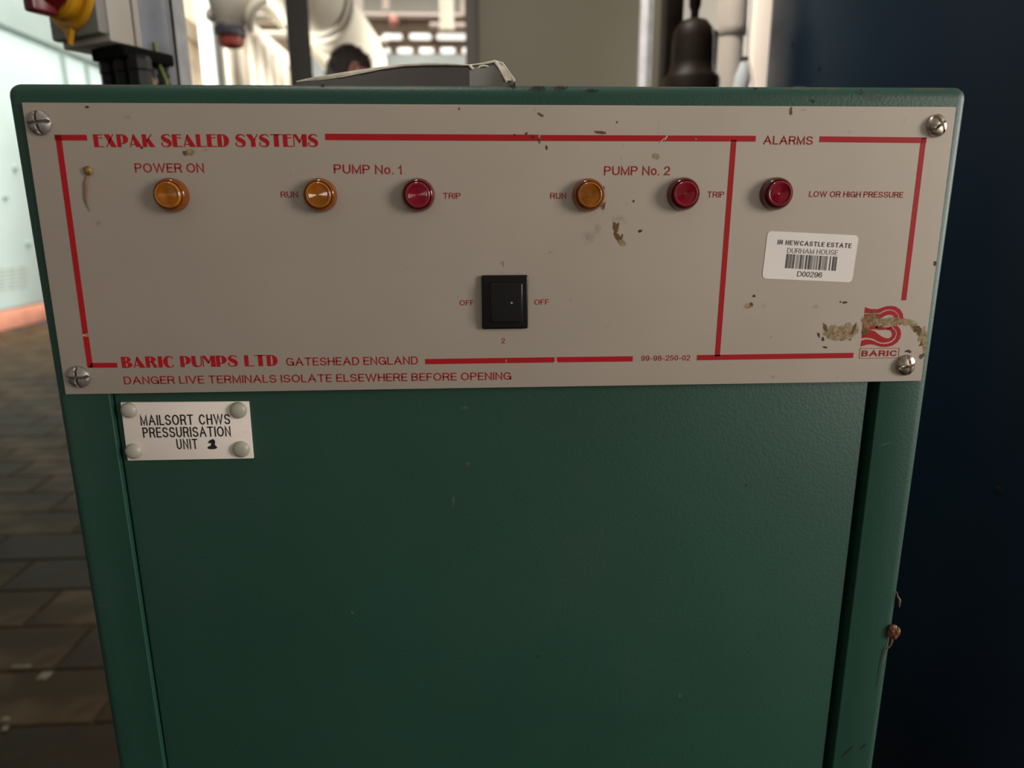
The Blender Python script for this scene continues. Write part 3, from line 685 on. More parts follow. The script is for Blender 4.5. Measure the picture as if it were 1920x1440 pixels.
seq = [(0, .03), (.04, .055), (.065, .075), (.085, .105), (.12, .13), (.14, .17), (.20, .21), (.225, .235), (.25, .255), (.275, .30), (.31, .325), (.34, .355), (.385, .405), (.41, .42), (.44, .475), (.485, .50), (.51, .525), (.545, .555), (.57, .58), (.60, .61), (.62, .63), (.655, .695), (.715, .72), (.735, .745), (.76, .77), (.78, .79), (.80, .815), (.86, .88), (.915, .945), (.955, .965), (.975, 1.0)]
def bl_(u, v):
    T = Vector((1475.2, 476.0)).lerp(Vector((1570, 481.3)), u); Bt = Vector((1471.8, 502.6)).lerp(Vector((1566.9, 507.8)), u); p = T.lerp(Bt, v); return at_y(p.x, p.y, YS)
flat('bar_code', [[bl_(a, 0), bl_(b, 0), bl_(b, 1), bl_(a, 1)] for a, b in seq if b-a < .016], M['ink_grey'], stk)
flat('bar_code', [[bl_(a, 0), bl_(b, 0), bl_(b, 1), bl_(a, 1)] for a, b in seq if b-a >= .016], M['ink_soft'], stk)

# scuffs on the green paint
for a in ((1010, 166, 60, 16, 0, 'rust', 0), (960, 163, 30, 12, 0, 'rust', 0), (1050, 165, 56, 14, 0, 'rust', 0), (1110, 170, 40, 10, 0, 'rust', 0), (605, 161, 14, 12, 0, 'rust', 0), (1416, 167, 12, 10, 0, 'rust', 0), (1525, 190, 16, 6, -.6, 'dark', 0), (1615, 172, 5, 18, .5, 'dark', 0),
          (1660, 832, 40, 8, .35, 'palepaint', 0), (872, 764, 34, 12, 0, 'palepaint', YD), (850, 940, 14, 44, 0, 'palepaint', YD), (876, 870, 16, 22, 0, 'palepaint', YD), (1275, 1302, 18, 22, 0, 'palepaint', YD),
          (1400, 910, 6, 6, 0, 'dark', YD), (660, 1148, 14, 14, 0, 'palepaint', YD), (1590, 1408, 10, 46, -.7, 'rust', 0), (1618, 1400, 6, 30, -.7, 'rust', 0), (1500, 165, 60, 14, 0, 'palepaint', 0), (1640, 182, 60, 24, 0, 'palepaint', 0), (1010, 1230, 8, 8, 0, 'dark', YD)):
    stain(*a[:6], cab, a[6], 'paint_scuff')

# brown husk clinging to the right edge of the cabinet, with its trailing thread
def lump(mb, c, rx, ry, rz, seed, n=10, rot=0.0):
    rg = random.Random(seed); k = len(mb.v)
    ph = [rg.uniform(0, 6) for _ in range(6)]
    for i in range(n+1):
        th = pi*i/n
        for j in range(14):
            a = 2*pi*j/14; d = 1+.12*sin(3*a+ph[0]+th*2)+.10*sin(5*a+ph[1]-th*3)+.08*sin(4*th+ph[2]+a)
            v = Vector((rx*sin(th)*cos(a)*d, ry*sin(th)*sin(a)*d, rz*cos(th))); v.rotate(Matrix.Rotation(rot, 3, 'Y'))
            mb.v.append(tuple(Vector(c)+v))
    for i in range(n):
        for j in range(14):
            mb.f.append((k+i*14+j, k+i*14+(j+1) % 14, k+(i+1)*14+(j+1) % 14, k+(i+1)*14+j))
P = at_y(1675, 1185, -.001)
hk = empty('insect_husk', P, 'shrivelled brown husk with trailing thread clinging to right edge of the green cabinet', 'debris')
mb = MB(); lump(mb, (0, 0, 0), .0036, .0030, .0056, 3, rot=-.15); lump(mb, (.0016, -.001, .001), .0022, .0022, .0034, 5)
mb.build('husk', M['husk'], hk, smooth=True)
pts = [(1673, 1200), (1670, 1210), (1661, 1218), (1657, 1232), (1653, 1250), (1651, 1270), (1645, 1296)]
MB().tube([at_y(a, b, -.0009)-P for a, b in pts], [.0008, .0005, .0005, .0003, .0002, .00015, .0001], 8).build('thread', M['thread'], hk, smooth=True)
P = at_y(1686, 1125, -.0002)
sl = MB(); sl.tube([at_y(a, b, -.0004)-P for a, b in ((1681, 1109), (1683, 1118), (1687, 1125), (1686, 1138))], [.0003, .0005, .0008, .0004], 8)
o = sl.build('bark_sliver', M['thread'], smooth=True); o.location = P; tag(o, 'tiny brown sliver stuck on cabinet edge just above the brown husk', 'debris')
P = at_y(165, 320, YP-.0008)
h2 = empty('dried_seed', P, 'small ochre dried seed with brown rootlet stuck on left of the grey control plate', 'debris')
mb = MB(); lump(mb, (0, 0, 0), .0022, .0014, .0024, 8); mb.build('seed_head', M['husk2'], h2, smooth=True)
MB().tube([at_y(a, b, YP-.0005)-P for a, b in ((164.5, 326), (162, 334), (160.5, 345), (160.5, 360), (160, 374), (163, 384), (169, 397))], [.0006, .0005, .0008, .0007, .0005, .00025, .0001], 8).build('rootlet', M['thread'], h2, smooth=True)

# ------------------------------------------------------------------ plastic document pocket on top of the cabinet
prof = [(556, 153.2), (575, 150.5), (600, 148), (640, 142), (680, 134.5), (720, 127.5), (760, 122.5), (800, 120.5), (840, 121), (880, 122.5), (905, 119.5), (928, 115.5), (942, 119), (955, 136), (966, 152)]
ZT = CZ+.0004
def pkt(px, py): # leaning front face of the pocket: further back the higher it rises
    p = at_y(px, py, .040); return p
pk0 = at_y(760, 150, .04); pk0.z = ZT
pk = empty('document_pocket', pk0, 'curled clear plastic document pocket with dark sheet inside lying on top of green cabinet', 'document pocket')
top = [pkt(*p) for p in prof]
bot = [Vector((p.x-(.004 if i > 10 else 0), .028, ZT)) for i, p in enumerate(top)]
for i, p in enumerate(top):
    p.z = max(p.z, ZT+.0006)
def strip(lst, name, m, thick=.0005):
    mb = MB(); n = len(lst[0])
    vs = []
    for r_ in lst: vs += [Vector(v)-pk0 for v in r_]
    nr = len(lst); base = len(vs); vs2 = [v+Vector((0, thick, -0.0)) for v in vs]
    fs = []
    for r_ in range(nr-1):
        for i in range(n-1):
            a = r_*n+i; fs.append((a, a+1, a+n+1, a+n)); fs.append((base+a, base+a+n, base+a+n+1, base+a+1))
    mb.add(vs+vs2, fs); return mb.build(name, m, pk, smooth=True)
iR = 10
top_back = [Vector((p.x+.004*sin(i), .13, ZT+(p.z-ZT)*.75)) for i, p in enumerate(top)]
end_back = [Vector((p.x+.006*sin(i), .235, ZT+.001)) for i, p in enumerate(top)]
strip([bot[:iR], top[:iR]], 'sheet', M['poly_dark'])
strip([bot[iR-1:], top[iR-1:]], 'flap', M['poly_film'])
strip([[p+Vector((0, .001, 0)) for p in top], top_back, end_back], 'sleeve', M['poly_film'], .0004)
rim = [p-pk0+Vector((0, -.0004, 0)) for p in top]
MB().tube(rim, [.0003, .0008, .0014, .0017, .0013, .0008, .0007, .0008, .0006, .0004, .0005, .0008, .0006, .0004, .0004], 8).build('edge_seam', M['poly_edge'], pk, smooth=True)
def pf(px, py):   # point on the leaning front face
    Y = .034
    for _ in range(6):
        p = at_y(px, py, Y); Y = .028+.012*min(1, max(0, (p.z-ZT)/.012))-.0012
    return p-pk0
for a, b, wd in (((880, 122), (905, 152), .0009), ((929, 117), (950, 152), .0009), ((940, 118), (964, 151), .0009)):
    MB().tube([pf(*a), pf((a[0]+b[0])/2, (a[1]+b[1])/2), pf(*b)], wd, 6).build('welded_edge', M['poly_edge'], pk, smooth=True)
mb = MB(); mb.add([pf(929, 117), pf(940, 118), pf(964, 151), pf(948, 151)], [(0, 1, 2, 3)]); mb.build('punched_strip', M['poly_edge'], pk)
for (cx_, cy_) in ((907, 128), (924, 147)):
    MB().tube([pf(cx_+10*cos(a*pi/8), cy_+4.6*sin(a*pi/8)) for a in range(17)], .0006, 6).build('punched_hole', M['poly_edge'], pk, smooth=True)

# ------------------------------------------------------------------ isolator switch on its steel post behind the cabinet
ANG = radians(-30)
Wd, Dp, Hh = 0.086, 0.050, 0.17
c0 = at_y(187, 72, .44)
RZ = Matrix.Rotation(ANG, 3, 'Z')
cen = c0 - RZ @ Vector((Wd/2, -Dp/2, 0))
iso = empty('isolator_switch', (cen.x, cen.y, c0.z), 'grey isolator box with red and yellow rotary handle fixed above black cables', 'switch box', rz=ANG)
bx(-Wd/2, Wd/2, -Dp/2, -Dp/2+.012, 0.006, Hh).build('lid', M['greyenc'], iso, bevel=.003)
bx(-Wd/2, Wd/2, -Dp/2+.012, Dp/2-.008, 0, Hh).build('box', M['beige'], iso, bevel=.002)
bx(-Wd/2, Wd/2+.001, -Dp/2+.043, Dp/2, 0.0, Hh).build('rim', M['beige'], iso, bevel=.001)
HZ = .058
def hm(d): return Matrix.Translation((.002, -Dp/2-d, HZ)) @ Matrix.Rotation(radians(90), 4, 'X')
MB().lathe([(.046, 0), (.046, .004), (.044, .006)], 32, hm(0)).build('yellow_escutcheon', M['knobyel'], iso, smooth=True)
MB().lathe([(.037, 0), (.037, .010), (.034, .013)], 32, hm(.006)).build('yellow_collar', M['knobyel'], iso, smooth=True)
MB().lathe([(.033, 0), (.032, .008), (.028, .016), (.025, .021)], 8, hm(.018)).build('red_handle', M['knobred'], iso, bevel=.001)
bx(-.008, .010, -Dp/2-.046, -Dp/2-.02, HZ-.036, HZ+.036).build('handle_grip', M['knobred'], iso, bevel=.003)
mb = MB(); mb.add([(-.012, -Dp/2-.001, HZ-.042), (.006, -Dp/2-.001, HZ-.042), (-.003, -Dp/2-.001, HZ-.060), (-.012, -Dp/2-.006, HZ-.042), (.006, -Dp/2-.006, HZ-.042), (-.003, -Dp/2-.006, HZ-.060)], [(3, 4, 5), (0, 1, 4, 3), (1, 2, 5, 4), (2, 0, 3, 5)])
mb.build('pointer', M['knobyel'], iso)
bx(Wd/2-.048, Wd/2-.004, Dp/2, Dp/2+.040, -.012, Hh+.05).build('mounting_channel', M['galvdark'], iso, bevel=.0015)
bx(Wd/2-.052, Wd/2+.006, -Dp/2+.022, Dp/2+.036, -.014, -.001).build('gland_plate', M['gap'], iso, bevel=.002)
for dx in (.002, .028, .052):
    MB().lathe([(.0118, -.035), (.0118, -.016), (.0128, -.014), (.0128, -.004), (.012, 0)], 8, Matrix.Translation((dx, 0.012, -.012))).build('cable_gland', M['cable'], iso)
iso_top = c0.z
# cables (world coordinates)
def cable(nm, pts, r, m, label):
    P0 = Vector(pts[-1]); o = MB().tube([Vector(p)-P0 for p in pts], r, 10).build(nm, m, smooth=True); o.location = P0; return tag(o, label, 'cable', None)
def cz(px, py, Y): return at_y(px, py, Y)
for i, (pa, pb, r, lb) in enumerate((((204, 96), (208, 150), .0112, 'thick black cable hanging leftmost below the grey isolator box'),
                                ((236, 98), (241, 150), .0112, 'thick black cable hanging in the middle below the isolator box'),
                                ((268, 98), (274, 150), .0112, 'black cable hanging rightmost below the isolator box, beside the steel post'))):
    a = at_y(*pa, .51); b = at_y(*pb, .51); a.z = iso_top-.004
    cable('power_cable', [a, a.lerp(b, .5)+Vector((.003, 0, 0)), b, Vector((b.x, b.y, .8)), Vector((b.x, b.y, .02))], r*.86, M['cable'], lb)
a = at_y(258, 112, .485); b = at_y(274, 132, .485)
cable('cable_tail', [a, b, b+Vector((.01, 0, -.03)), b+Vector((.012, .0, -.5)), (b.x+.012, b.y, .02)], [.003, .0035, .005, .005, .005], M['brownwire'], 'thin ochre wire among the black cables under the isolator')
cable('earth_wire', [at_y(290, 80, .50), at_y(294, 105, .50), at_y(302, 130, .50), at_y(312, 152, .50), (at_y(312, 152, .50).x, .50, .02)], .0022, M['earth'], 'green and yellow earth wire curving down beside the steel post')
# slotted steel post
P = at_y(309, 150, .57); px_ = P.x
st = empty('steel_post', (px_, .585, 0), 'galvanised slotted channel post standing behind left of cabinet, carrying the isolator', 'post')
bx(-.0205, .0205, .018, .0205, 0, 2.6).build('web', M['galv'], st)
for s in (-1, 1):
    bx(min(s*.0205, s*.018), max(s*.0205, s*.018), -.0205, .018, 0, 2.6).build('flange', M['galv'], st)
    bx(min(s*.0205, s*.009), max(s*.0205, s*.009), -.0205, -.018, 0, 2.6).build('lip', M['galvlite'], st)
mb = MB()
for i in range(140): mb.box(-.0100, -.0070, -.0200, -.0185, .9+i*.010, .9+i*.010+.005)
for i in range(140): mb.box(.0070, .0100, -.0200, -.0185, .9+i*.010, .9+i*.010+.005)
tag(mb.build('serrated_edge', M['galvlite'], st), kind='stuff')

# ------------------------------------------------------------------ pale teal air handling unit along the left
XA = -5.25
ah = empty('air_handling_unit', (XA-1.0, 7.5, 0), 'long pale teal air handling unit on a red plinth along the left', 'air handler')
def loc(mb_, nm, m, par, root, **k):
    o = mb_.build(nm, m, par, **k); return o
def W(root, v): return Vector(v)-root.location
def lbox(root, x0, x1, y0, y1, z0, z1):
    l = root.location; return bx(x0-l.x, x1-l.x, y0-l.y, y1-l.y, z0-l.z, z1-l.z)
zr = at_x(0, 585, XA).z
lbox(ah, XA-2.0, XA+.01, 1.0, 12.8, 0, zr).build('plinth', M['plinth'], ah, bevel=.01)
zt = at_x(0, 55, XA).z
seams = [1.0, 3.2, 5.2, 7.24, 9.45, 10.9, 12.8]
for i in range(len(seams)-1):
    lbox(ah, XA-2.0, XA, seams[i]+.02, seams[i+1]-.02, zr+.02, zt).build('casing_panel', M['teal'], ah, bevel=.01)
    lbox(ah, XA-2.0, XA+.03, seams[i]+.02, seams[i+1]-.02, zt+.05, zt+1.9).build('upper_panel', M['teal'], ah, bevel=.01)
lbox(ah, XA-1.9, XA-.04, 1.0, 12.8, zr, zt+1.8).build('inner_frame', M['teal2'], ah)
for yy in (9.35, 9.9):
    lbox(ah, XA, XA+.03, yy, yy+.06, zr+.3, zt).build('door_edge', M['teal2'], ah)
# louvre slots
for c_, (xa, xb) in enumerate(((-4, 9), (14, 29), (34, 50))):
    for r_ in range(6):
        y0_ = 505+r_*7.2-(c_*2.2)
        A = at_x(xa, y0_+4.5, XA); B = at_x(xb, y0_, XA)
        lbox(ah, XA-.02, XA+.006, A.y, B.y, min(A.z, B.z), max(A.z, B.z)).build('louvre_slot', M['slot'], ah)
for (px, py) in ((27, 316), (52, 458), (9, 370), (60, 350), (85, 520)):
    A = at_x(px, py, XA); MB().lathe([(.035, 0), (.03, .02), (.01, .028)], 12, Matrix.Translation(W(ah, A)) @ Matrix.Rotation(radians(90), 4, 'Y')).build('panel_fixing', M['teal2'], ah)

# ------------------------------------------------------------------ dark column
P = at_y(561, 80, 2.45)
cm = empty('steel_column', (P.x, 2.45, 0), 'dark painted square column rising left of the person', 'column')
bx(-.037, .037, -.03, .03, 0, 5.9).build('shaft', M['col'], cm, bevel=.004)
bx(-.08, .08, -.08, .08, 0, .015).build('base_plate', M['col'], cm, bevel=.002)

# ------------------------------------------------------------------ insulated ducts, left of the column
def receding_box(nm, x, y0, y1, z0, z1, dpt, m, label, cat, ribs=0, ribm=None, group=None, dx=.03):
    e = empty(nm, (x-dpt/2, (y0+y1)/2, z0), label, cat, group)
    lbox(e, x-dpt, x, y0, y1, z0, z1).build('casing', m, e, bevel=.02)
    for i in range(ribs):
        yy = y0+(y1-y0)*(i+.5)/ribs
        lbox(e, x-.01, x+dx, yy-.07, yy+.07, z0+.02, z1-.02).build('rib', ribm, e, bevel=.012)
    lbox(e, x-dpt-.02, x+.04, y0, y1, z1-.09, z1+.02).build('top_cover', ribm or m, e, bevel=.015)
    return e
XB = -1.70
ya = at_x(338, 90, XB).y; yb = at_x(388, 90, XB).y
receding_box('foil_wrapped_unit', XB, ya, yb, 0, at_x(350, 45, XB).z, .12, M['foil'], 'crinkled foil wrapped unit just right of the slotted post', 'unit')
ya2 = at_x(432, 90, XB).y; yb2 = at_x(546, 110, XB).y
ru = receding_box('insulated_duct_bank', XB, ya2, yb2, 0, at_x(470, 50, XB).z, .30, M['duct'], 'cream insulated duct bank with upright ribs receding left of the dark column', 'duct', 7, M['duct_dim'])
for (a, b, m, lb) in ((384, 410, M['wallblue'], 'pale grey upright post right of the foil wrapped unit'), (411, 421, M['galvlite'], 'narrow white upright pipe right of the pale grey post'), (423, 434, M['duct'], 'narrow cream upright pipe beside the narrow white one')):
    A = at_y(a, 120, 3.9); B = at_y(b, 120, 3.9); wdt = B.x-A.x
    if wdt > .06:
        o = bx(-wdt/2, wdt/2, -.05, .05, 0, 4.5).build('upright_post', m, bevel=.005); tag(o, lb, 'post')
    else:
        o = MB().tube([(0, 0, 0), (0, 0, 4.5)], wdt/2, 16).build('upright_pipe', m, smooth=True); tag(o, lb, 'pipe')
    o.location = ((A.x+B.x)/2, 3.9, 0)
# peach coloured casing and dark rail above the foil unit
A = at_y(300, 60, 4.35); B = at_y(382, 0, 4.35)
o = bx(-.3, B.x-A.x, -.06, .06, 0, 2.2).build('overhead_casing', M['peach'], bevel=.02); o.location = (A.x, 4.35+.2, at_y(345, 50, 4.35).z); tag(o, 'peach coloured casing overhead behind the slotted post', 'casing')
# pipe elbow with dark flange and red valve cap
P = at_y(431, 60, 1.9)
ev = empty('pipe_elbow', (P.x, P.y, P.z), 'white elbow pipe ending in dark flange and red cap, hanging from above', 'pipe')
kk = (1.9+.39)/F
MB().tube([(.002, 0, .01), (.004, 0, .03), (.010, 0, .055), (.012, .0, .09), (.010, .02, .14), (-.01, .04, .22), (-.05, .06, .5), (-.05, .06, 3.2)], [.036, .046, .060, .068, .066, .05, .05, .05], 24).build('elbow', M['duct_dim'], ev, smooth=True)
MB().tube([(.062, 0, .005), (.066, -.02, .03), (.080, -.03, .055), (.10, -.03, .075), (.118, -.02, .085)], [.009, .014, .015, .014, .012], 12).build('lagging_edge', M['duct'], ev, smooth=True)
MB().lathe([(.030, -.016), (.044, -.012), (.046, .006), (.038, .018), (.030, .020)], 24).build('flange', M['flange'], ev, smooth=True)
MB().lathe([(.016, -.045), (.032, -.040), (.037, -.022), (.034, -.010)], 24).build('red_cap', M['redcap'], ev, smooth=True)
lump_mb = MB(); lump(lump_mb, (-.052, 0, .045), .014, .014, .018, 4); lump_mb.build('drain_cock', M['duct'], ev, smooth=True)
# clutter of horizontal pipes behind the elbow, left of the column
for i, (py, r, m, lb) in enumerate(((14, .030, 'duct_dim', 'grey cream pipe crossing high behind the white elbow'), (31, .034, 'duct_dim', 'pale pipe crossing second down behind the white elbow'),
                                  (48, .034, 'wall', 'tan brown pipe crossing behind the white elbow'), (65, .034, 'duct', 'lowest pale pipe crossing behind the white elbow'))):
    P = at_y(500, py, 6.8+.25*i); o = MB().tube([(-.40, 0, 0), (.6, 0, 0)], r, 14).build('cross_pipe', M[m], smooth=True); o.location = (P.x, P.y, P.z); tag(o, lb, 'pipe')
    MB().tube([(-.3, 0, r*.9), (-.3, 0, 5.99-P.z)], .008, 8).build('hanger', M['galv'], o)

# ------------------------------------------------------------------ large cream insulated pipe overhead, running back
a = at_y(592, 5, 3.9); z0 = a.z
b_ = at_z(668, 96, z0)
dirv = (b_-a).normalized()
st_ = a-dirv*.95
big = empty('insulated_pipe', (a.x, a.y, a.z), 'large cream insulated pipe slanting back above the person', 'pipe')
MB().tube([st_-a, Vector((0, 0, 0)), (b_-a)*.92, (b_-a)*1.0+Vector((.02, .05, -.05)), (b_-a)+Vector((.03, .1, -.4)), (b_-a)+Vector((.03, .1, -1.6))], .185, 32).build('lagging', M['duct'], big, smooth=True)
for d in (0.0, .13):
    c = dirv*(d-.12); MB().tube([c, c+dirv*.05], .205, 32).build('flange_ring', M['duct_dim'], big, smooth=True)
P = at_y(596, 90, 5.6); o = MB().tube([(-.35, -1.2, .26), (0, 0, 0), (.18, 1.0, -.26)], .07, 20).build('lagged_branch_pipe', M['duct'], smooth=True); o.location = P; tag(o, 'thinner pale lagged pipe slanting below the large cream pipe, beside the dark column', 'pipe')
P = at_y(606, 112, 7.6); o = bx(-.25, .45, -.3, .3, 0, P.z).build('pale_cabinet', M['wallblue'], bevel=.02); o.location = (P.x, 7.6, 0); tag(o, 'pale cabinet standing far back between dark column and person', 'cabinet')

# far pipework right of the cream pipe
def hpipe(nm, px0, px1, py, Y, r, m, lb):
    A = at_y(px0, py, Y); B = at_y(px1, py, Y); mid = (A+B)/2; hl = (B.x-A.x)/2
    o = MB().tube([(-hl, 0, 0), (hl, 0, 0)], r, 16).build(nm, m, smooth=True); o.location = mid; return tag(o, lb, 'pipe')
lp_ = hpipe('long_pipe', 640, 900, 30, 12.83, .050, M['pinkpipe'], 'long pale pink pipe crossing above the rooflight rows')
hpipe('short_pipe', 806, 900, 49, 12.84, .055, M['pinkpipe'], 'shorter pale pipe crossing at the foot of the white drop pipe')
P = at_y(838, 48, 8.6)
dp = empty('drop_pipe', (P.x, P.y, P.z), 'thick white pipe dropping from above to a flange, left of the olive cabinet', 'pipe')
MB().tube([(0, 0, 0), (0, 0, 5.99-P.z)], .085, 20).build('pipe', M['duct'], dp, smooth=True)
MB().lathe([(.05, -.07), (.09, -.05), (.09, -.02), (.07, 0)], 20).build('flange', M['duct'], dp, smooth=True)
for (px, py, lb) in ((724, 12, 'short thin white drop pipe at the frame top, right of the cream pipe'), (871, 22, 'thin pink drop pipe right of the thick white one'), (671, 25, 'pale drop pipe just right of the cream pipe')):
    P = at_y(px, py+8, 9.4); o = MB().tube([(0, 0, 0), (0, 0, 5.99-P.z)], .045 if px != 671 else .075, 14).build('thin_drop_pipe', M['pinkpipe'] if px != 671 else M['duct_dim'], smooth=True); o.location = P; tag(o, lb, 'pipe')
P = at_y(738, 41, 12.80); mb = MB(); lump(mb, (0, 0, 0), .08, .08, .11, 6); o = mb.build('pink_valve', M['pinkvalve'], smooth=True); o.parent = lp_; o.location = P-lp_.location
P = at_y(711, 78, 12.85); mb = MB(); lump(mb, (0, 0, 0), .15, .10, .07, 9); o = mb.build('pale_valve', M['duct'], smooth=True); o.location = P; tag(o, 'small pale valve body between the two rows of rooflights', 'valve')

# ------------------------------------------------------------------ olive control cabinet
A = at_y(895, 100, 2.5); B = at_y(1213, 100, 2.5)
oc = empty('tall_cabinet', ((A.x+B.x)/2, 2.8, 0), 'tall olive grey cabinet standing behind the green pump cabinet', 'cabinet')
hw = (B.x-A.x)/2
bx(-hw, hw, -.28, .3, .1, 3.0).build('body', M['olive'], oc, bevel=.004)
bx(-hw-.045, -hw, -.29, .3, .1, 3.0).build('corner_trim', M['olivedark'], oc, bevel=.003)
bx(-hw+.01, hw-.01, -.295, -.28, .15, 2.95).build('door', M['olive'], oc, bevel=.003)
bx(-hw+.02, hw-.02, -.26, .28, 0, .1).build('plinth', M['olivedark'], oc)
# cream partition behind the pipework at right
cp = bx(.62, 3.6, 3.3, 3.4, 0, 5.0).build('partition', M['cream']); tag(cp, 'cream partition panel behind the pipes at the right', 'partition')
# two bright channel posts
for (a, b, Y, lb) in ((1198, 1222, 1.75, 'bright channel post against the olive cabinet edge'), (1244, 1259, 1.55, 'narrower bright channel post beside the black iron vessel')):
    A = at_y(a, 120, Y); B = at_y(b, 120, Y); h = (B.x-A.x)/2
    e = empty('channel_post', ((A.x+B.x)/2, Y, 0), lb, 'post')
    bx(-h, h*.1, -.012, .012, 0, 3.5).build('face', M['galvlite'], e, bevel=.001)
    bx(h*.1, h, .004, .02, 0, 3.5).build('flange', M['galv'], e, bevel=.001)
A = at_y(1222, 120, 1.9); B = at_y(1246, 120, 1.9); h = (B.x-A.x)/2
o = bx(-h, h, -.02, .02, 0, 3.5).build('upright_board', M['olive'], bevel=.001); o.location = ((A.x+B.x)/2, 1.9, 0); tag(o, 'narrow olive upright between the two bright channel posts', 'board')
# black iron vessel
YV = 0.86; s_ = (YV+.41)/F
P = at_y(1296, 153, YV)
iv = empty('iron_vessel', (P.x, YV, 0), 'black bell shaped iron valve body on a pipe beside the white pipe', 'vessel')
zb = P.z
MB().lathe([(.048, zb-.05), (.048, zb+.002), (.045, zb+.008), (.038, zb+.016), (.036, zb+.03), (.035, zb+.066), (.032, zb+.082), (.022, zb+.094), (.010, zb+.098)], 32).build('bell', M['iron'], iv, smooth=True)
MB().lathe([(.007, zb+.090), (.007, zb+.11), (.010, zb+.118), (.011, zb+.138), (.008, zb+.141)], 12).build('stem', M['iron'], iv, smooth=True)
MB().tube([(0, 0, 0), (0, 0, zb-.04)], .028, 20).build('pipe', M['iron'], iv, smooth=True)
P2 = at_y(1326, 100, YV+.03)
MB().tube([(P2.x-P.x, .03, 0), (P2.x-P.x, .03, at_y(1326, 62, YV+.03).z), (P2.x-P.x, .03, at_y(1326, 56, YV+.03).z)], [.0175, .0175, .010], 20).build('side_column', M['iron'], iv, smooth=True)
P3 = at_y(1268, 10, YV+.05)
bx(P3.x-P.x-.016, P3.x-P.x+.014, .05, .09, 1.0, 2.4).build('back_bracket', M['iron'], iv, bevel=.002)
# white pipe with a socket
YW = 1.0
P = at_y(1365, 150, YW); sw_ = (YW+.41)/F
wp = empty('white_pipe', (P.x, YW, 0), 'white upright pipe with a socket joint, right of the black vessel', 'pipe')
zj = at_y(1365, 66, YW).z
MB().tube([(0, 0, 0), (0, 0, zj)], 24*sw_, 28).build('pipe', M['whitepipe'], wp, smooth=True)
MB().lathe([(24.5*sw_, zj-.004), (27*sw_, zj+.0), (27.5*sw_, zj+.012), (27*sw_, zj+.05), (27*sw_, 3.4)], 28).build('socket', M['whitepipe'], wp, smooth=True)
A = at_y(1390, 128, YW)-Vector((P.x, YW, 0))
MB().tube([(A.x-.012, -.012, A.z-.06), (A.x-.006, -.012, A.z-.02), (A.x-.005, -.012, A.z), (A.x-.005, -.012, A.z+.018)], [.02, .02, .014, .006], 16).build('branch', M['wallblue'], wp, smooth=True)
MB().tube([(A.x-.012, -.02, A.z+.010), (A.x+.004, -.02, A.z+.014)], .0035, 8).build('clip', M['iron'], wp, smooth=True)
# white pillar and a thin cable
A = at_y(1404, 120, 1.35); B = at_y(1441, 120, 1.35); h = (B.x-A.x)/2
pl = empty('white_pillar', ((A.x+B.x)/2, 1.35, 0), 'cream white square pillar beside the navy tank', 'pillar')
bx(-h, h, -h, h, 0, 3.4).build('shaft', M['whitepipe'], pl, bevel=.003)
for zz in (.3, 3.1): bx(-h-.004, h+.004, -h-.004, h+.004, zz, zz+.05).build('band', M['whitepipe'], pl, bevel=.002)
pc = [at_y(a, b, 1.2) for a, b in ((1409, -60), (1408, 20), (1404, 60), (1402, 105), (1408, 130), (1411, 152))]; P0 = Vector((pc[-1].x, 1.2, .02))
o = MB().tube([p-P0 for p in pc]+[Vector((0, 0, 0))], .0012, 6).build('thin_cable', M['cable'], smooth=True); o.location = P0; tag(o, 'hair thin dark cable hanging in front of the cream white pillar', 'cable')

# ------------------------------------------------------------------ navy tank on the right
TX, TY, TR = 0.90, 0.74, 0.0
gam = ray(1441, 100); # tangent direction of its left outline
g2 = Vector((gam.x, gam.y)).normalized(); dd = Vector((TX-CAM.x, TY-CAM.y)); TR = abs(g2.x*dd.y-g2.y*dd.x)
tk = empty('storage_tank', (TX, TY, 0), 'large dark navy cylindrical tank filling the right side behind the cabinet', 'tank')
MB().lathe([(TR*.6, .10), (TR*.9, .14), (TR, .24), (TR, 2.2), (TR*.93, 2.38), (TR*.6, 2.52), (TR*.1, 2.56)], 128).build('shell', M['tank'], tk, smooth=True)
for i in range(3):
    a = 2*pi*i/3+.5; bx(-.03, .03, -.03, .03, 0, .16).build('leg', M['tank'], tk, bevel=.004).location = (TR*.65*cos(a), TR*.65*sin(a), 0)
for (px, py, r) in ((1487, 84, .004), (1536, 130, .004), (1872, 920, .006)):
    d = ray(px, py); o2 = Vector((CAM.x-TX, CAM.y-TY)); d2 = Vector((d.x, d.y)); A_ = d2.dot(d2); B_ = 2*o2.dot(d2); C_ = o2.dot(o2)-TR*TR
    disc = B_*B_-4*A_*C_
    if disc > 0:
        t = (-B_-math.sqrt(disc))/(2*A_); P = CAM+d*t; nrm = Vector((P.x-TX, P.y-TY, 0)).normalized()
        mt = Matrix.Translation(P-Vector((TX, TY, 0))) @ nrm.to_track_quat('Z', 'Y').to_matrix().to_4x4()
        MB().lathe([(r, -.001), (r*.8, .0006), (r*.2, .001)], 10, mt).build('paint_blister', M['gap'], tk, smooth=True)

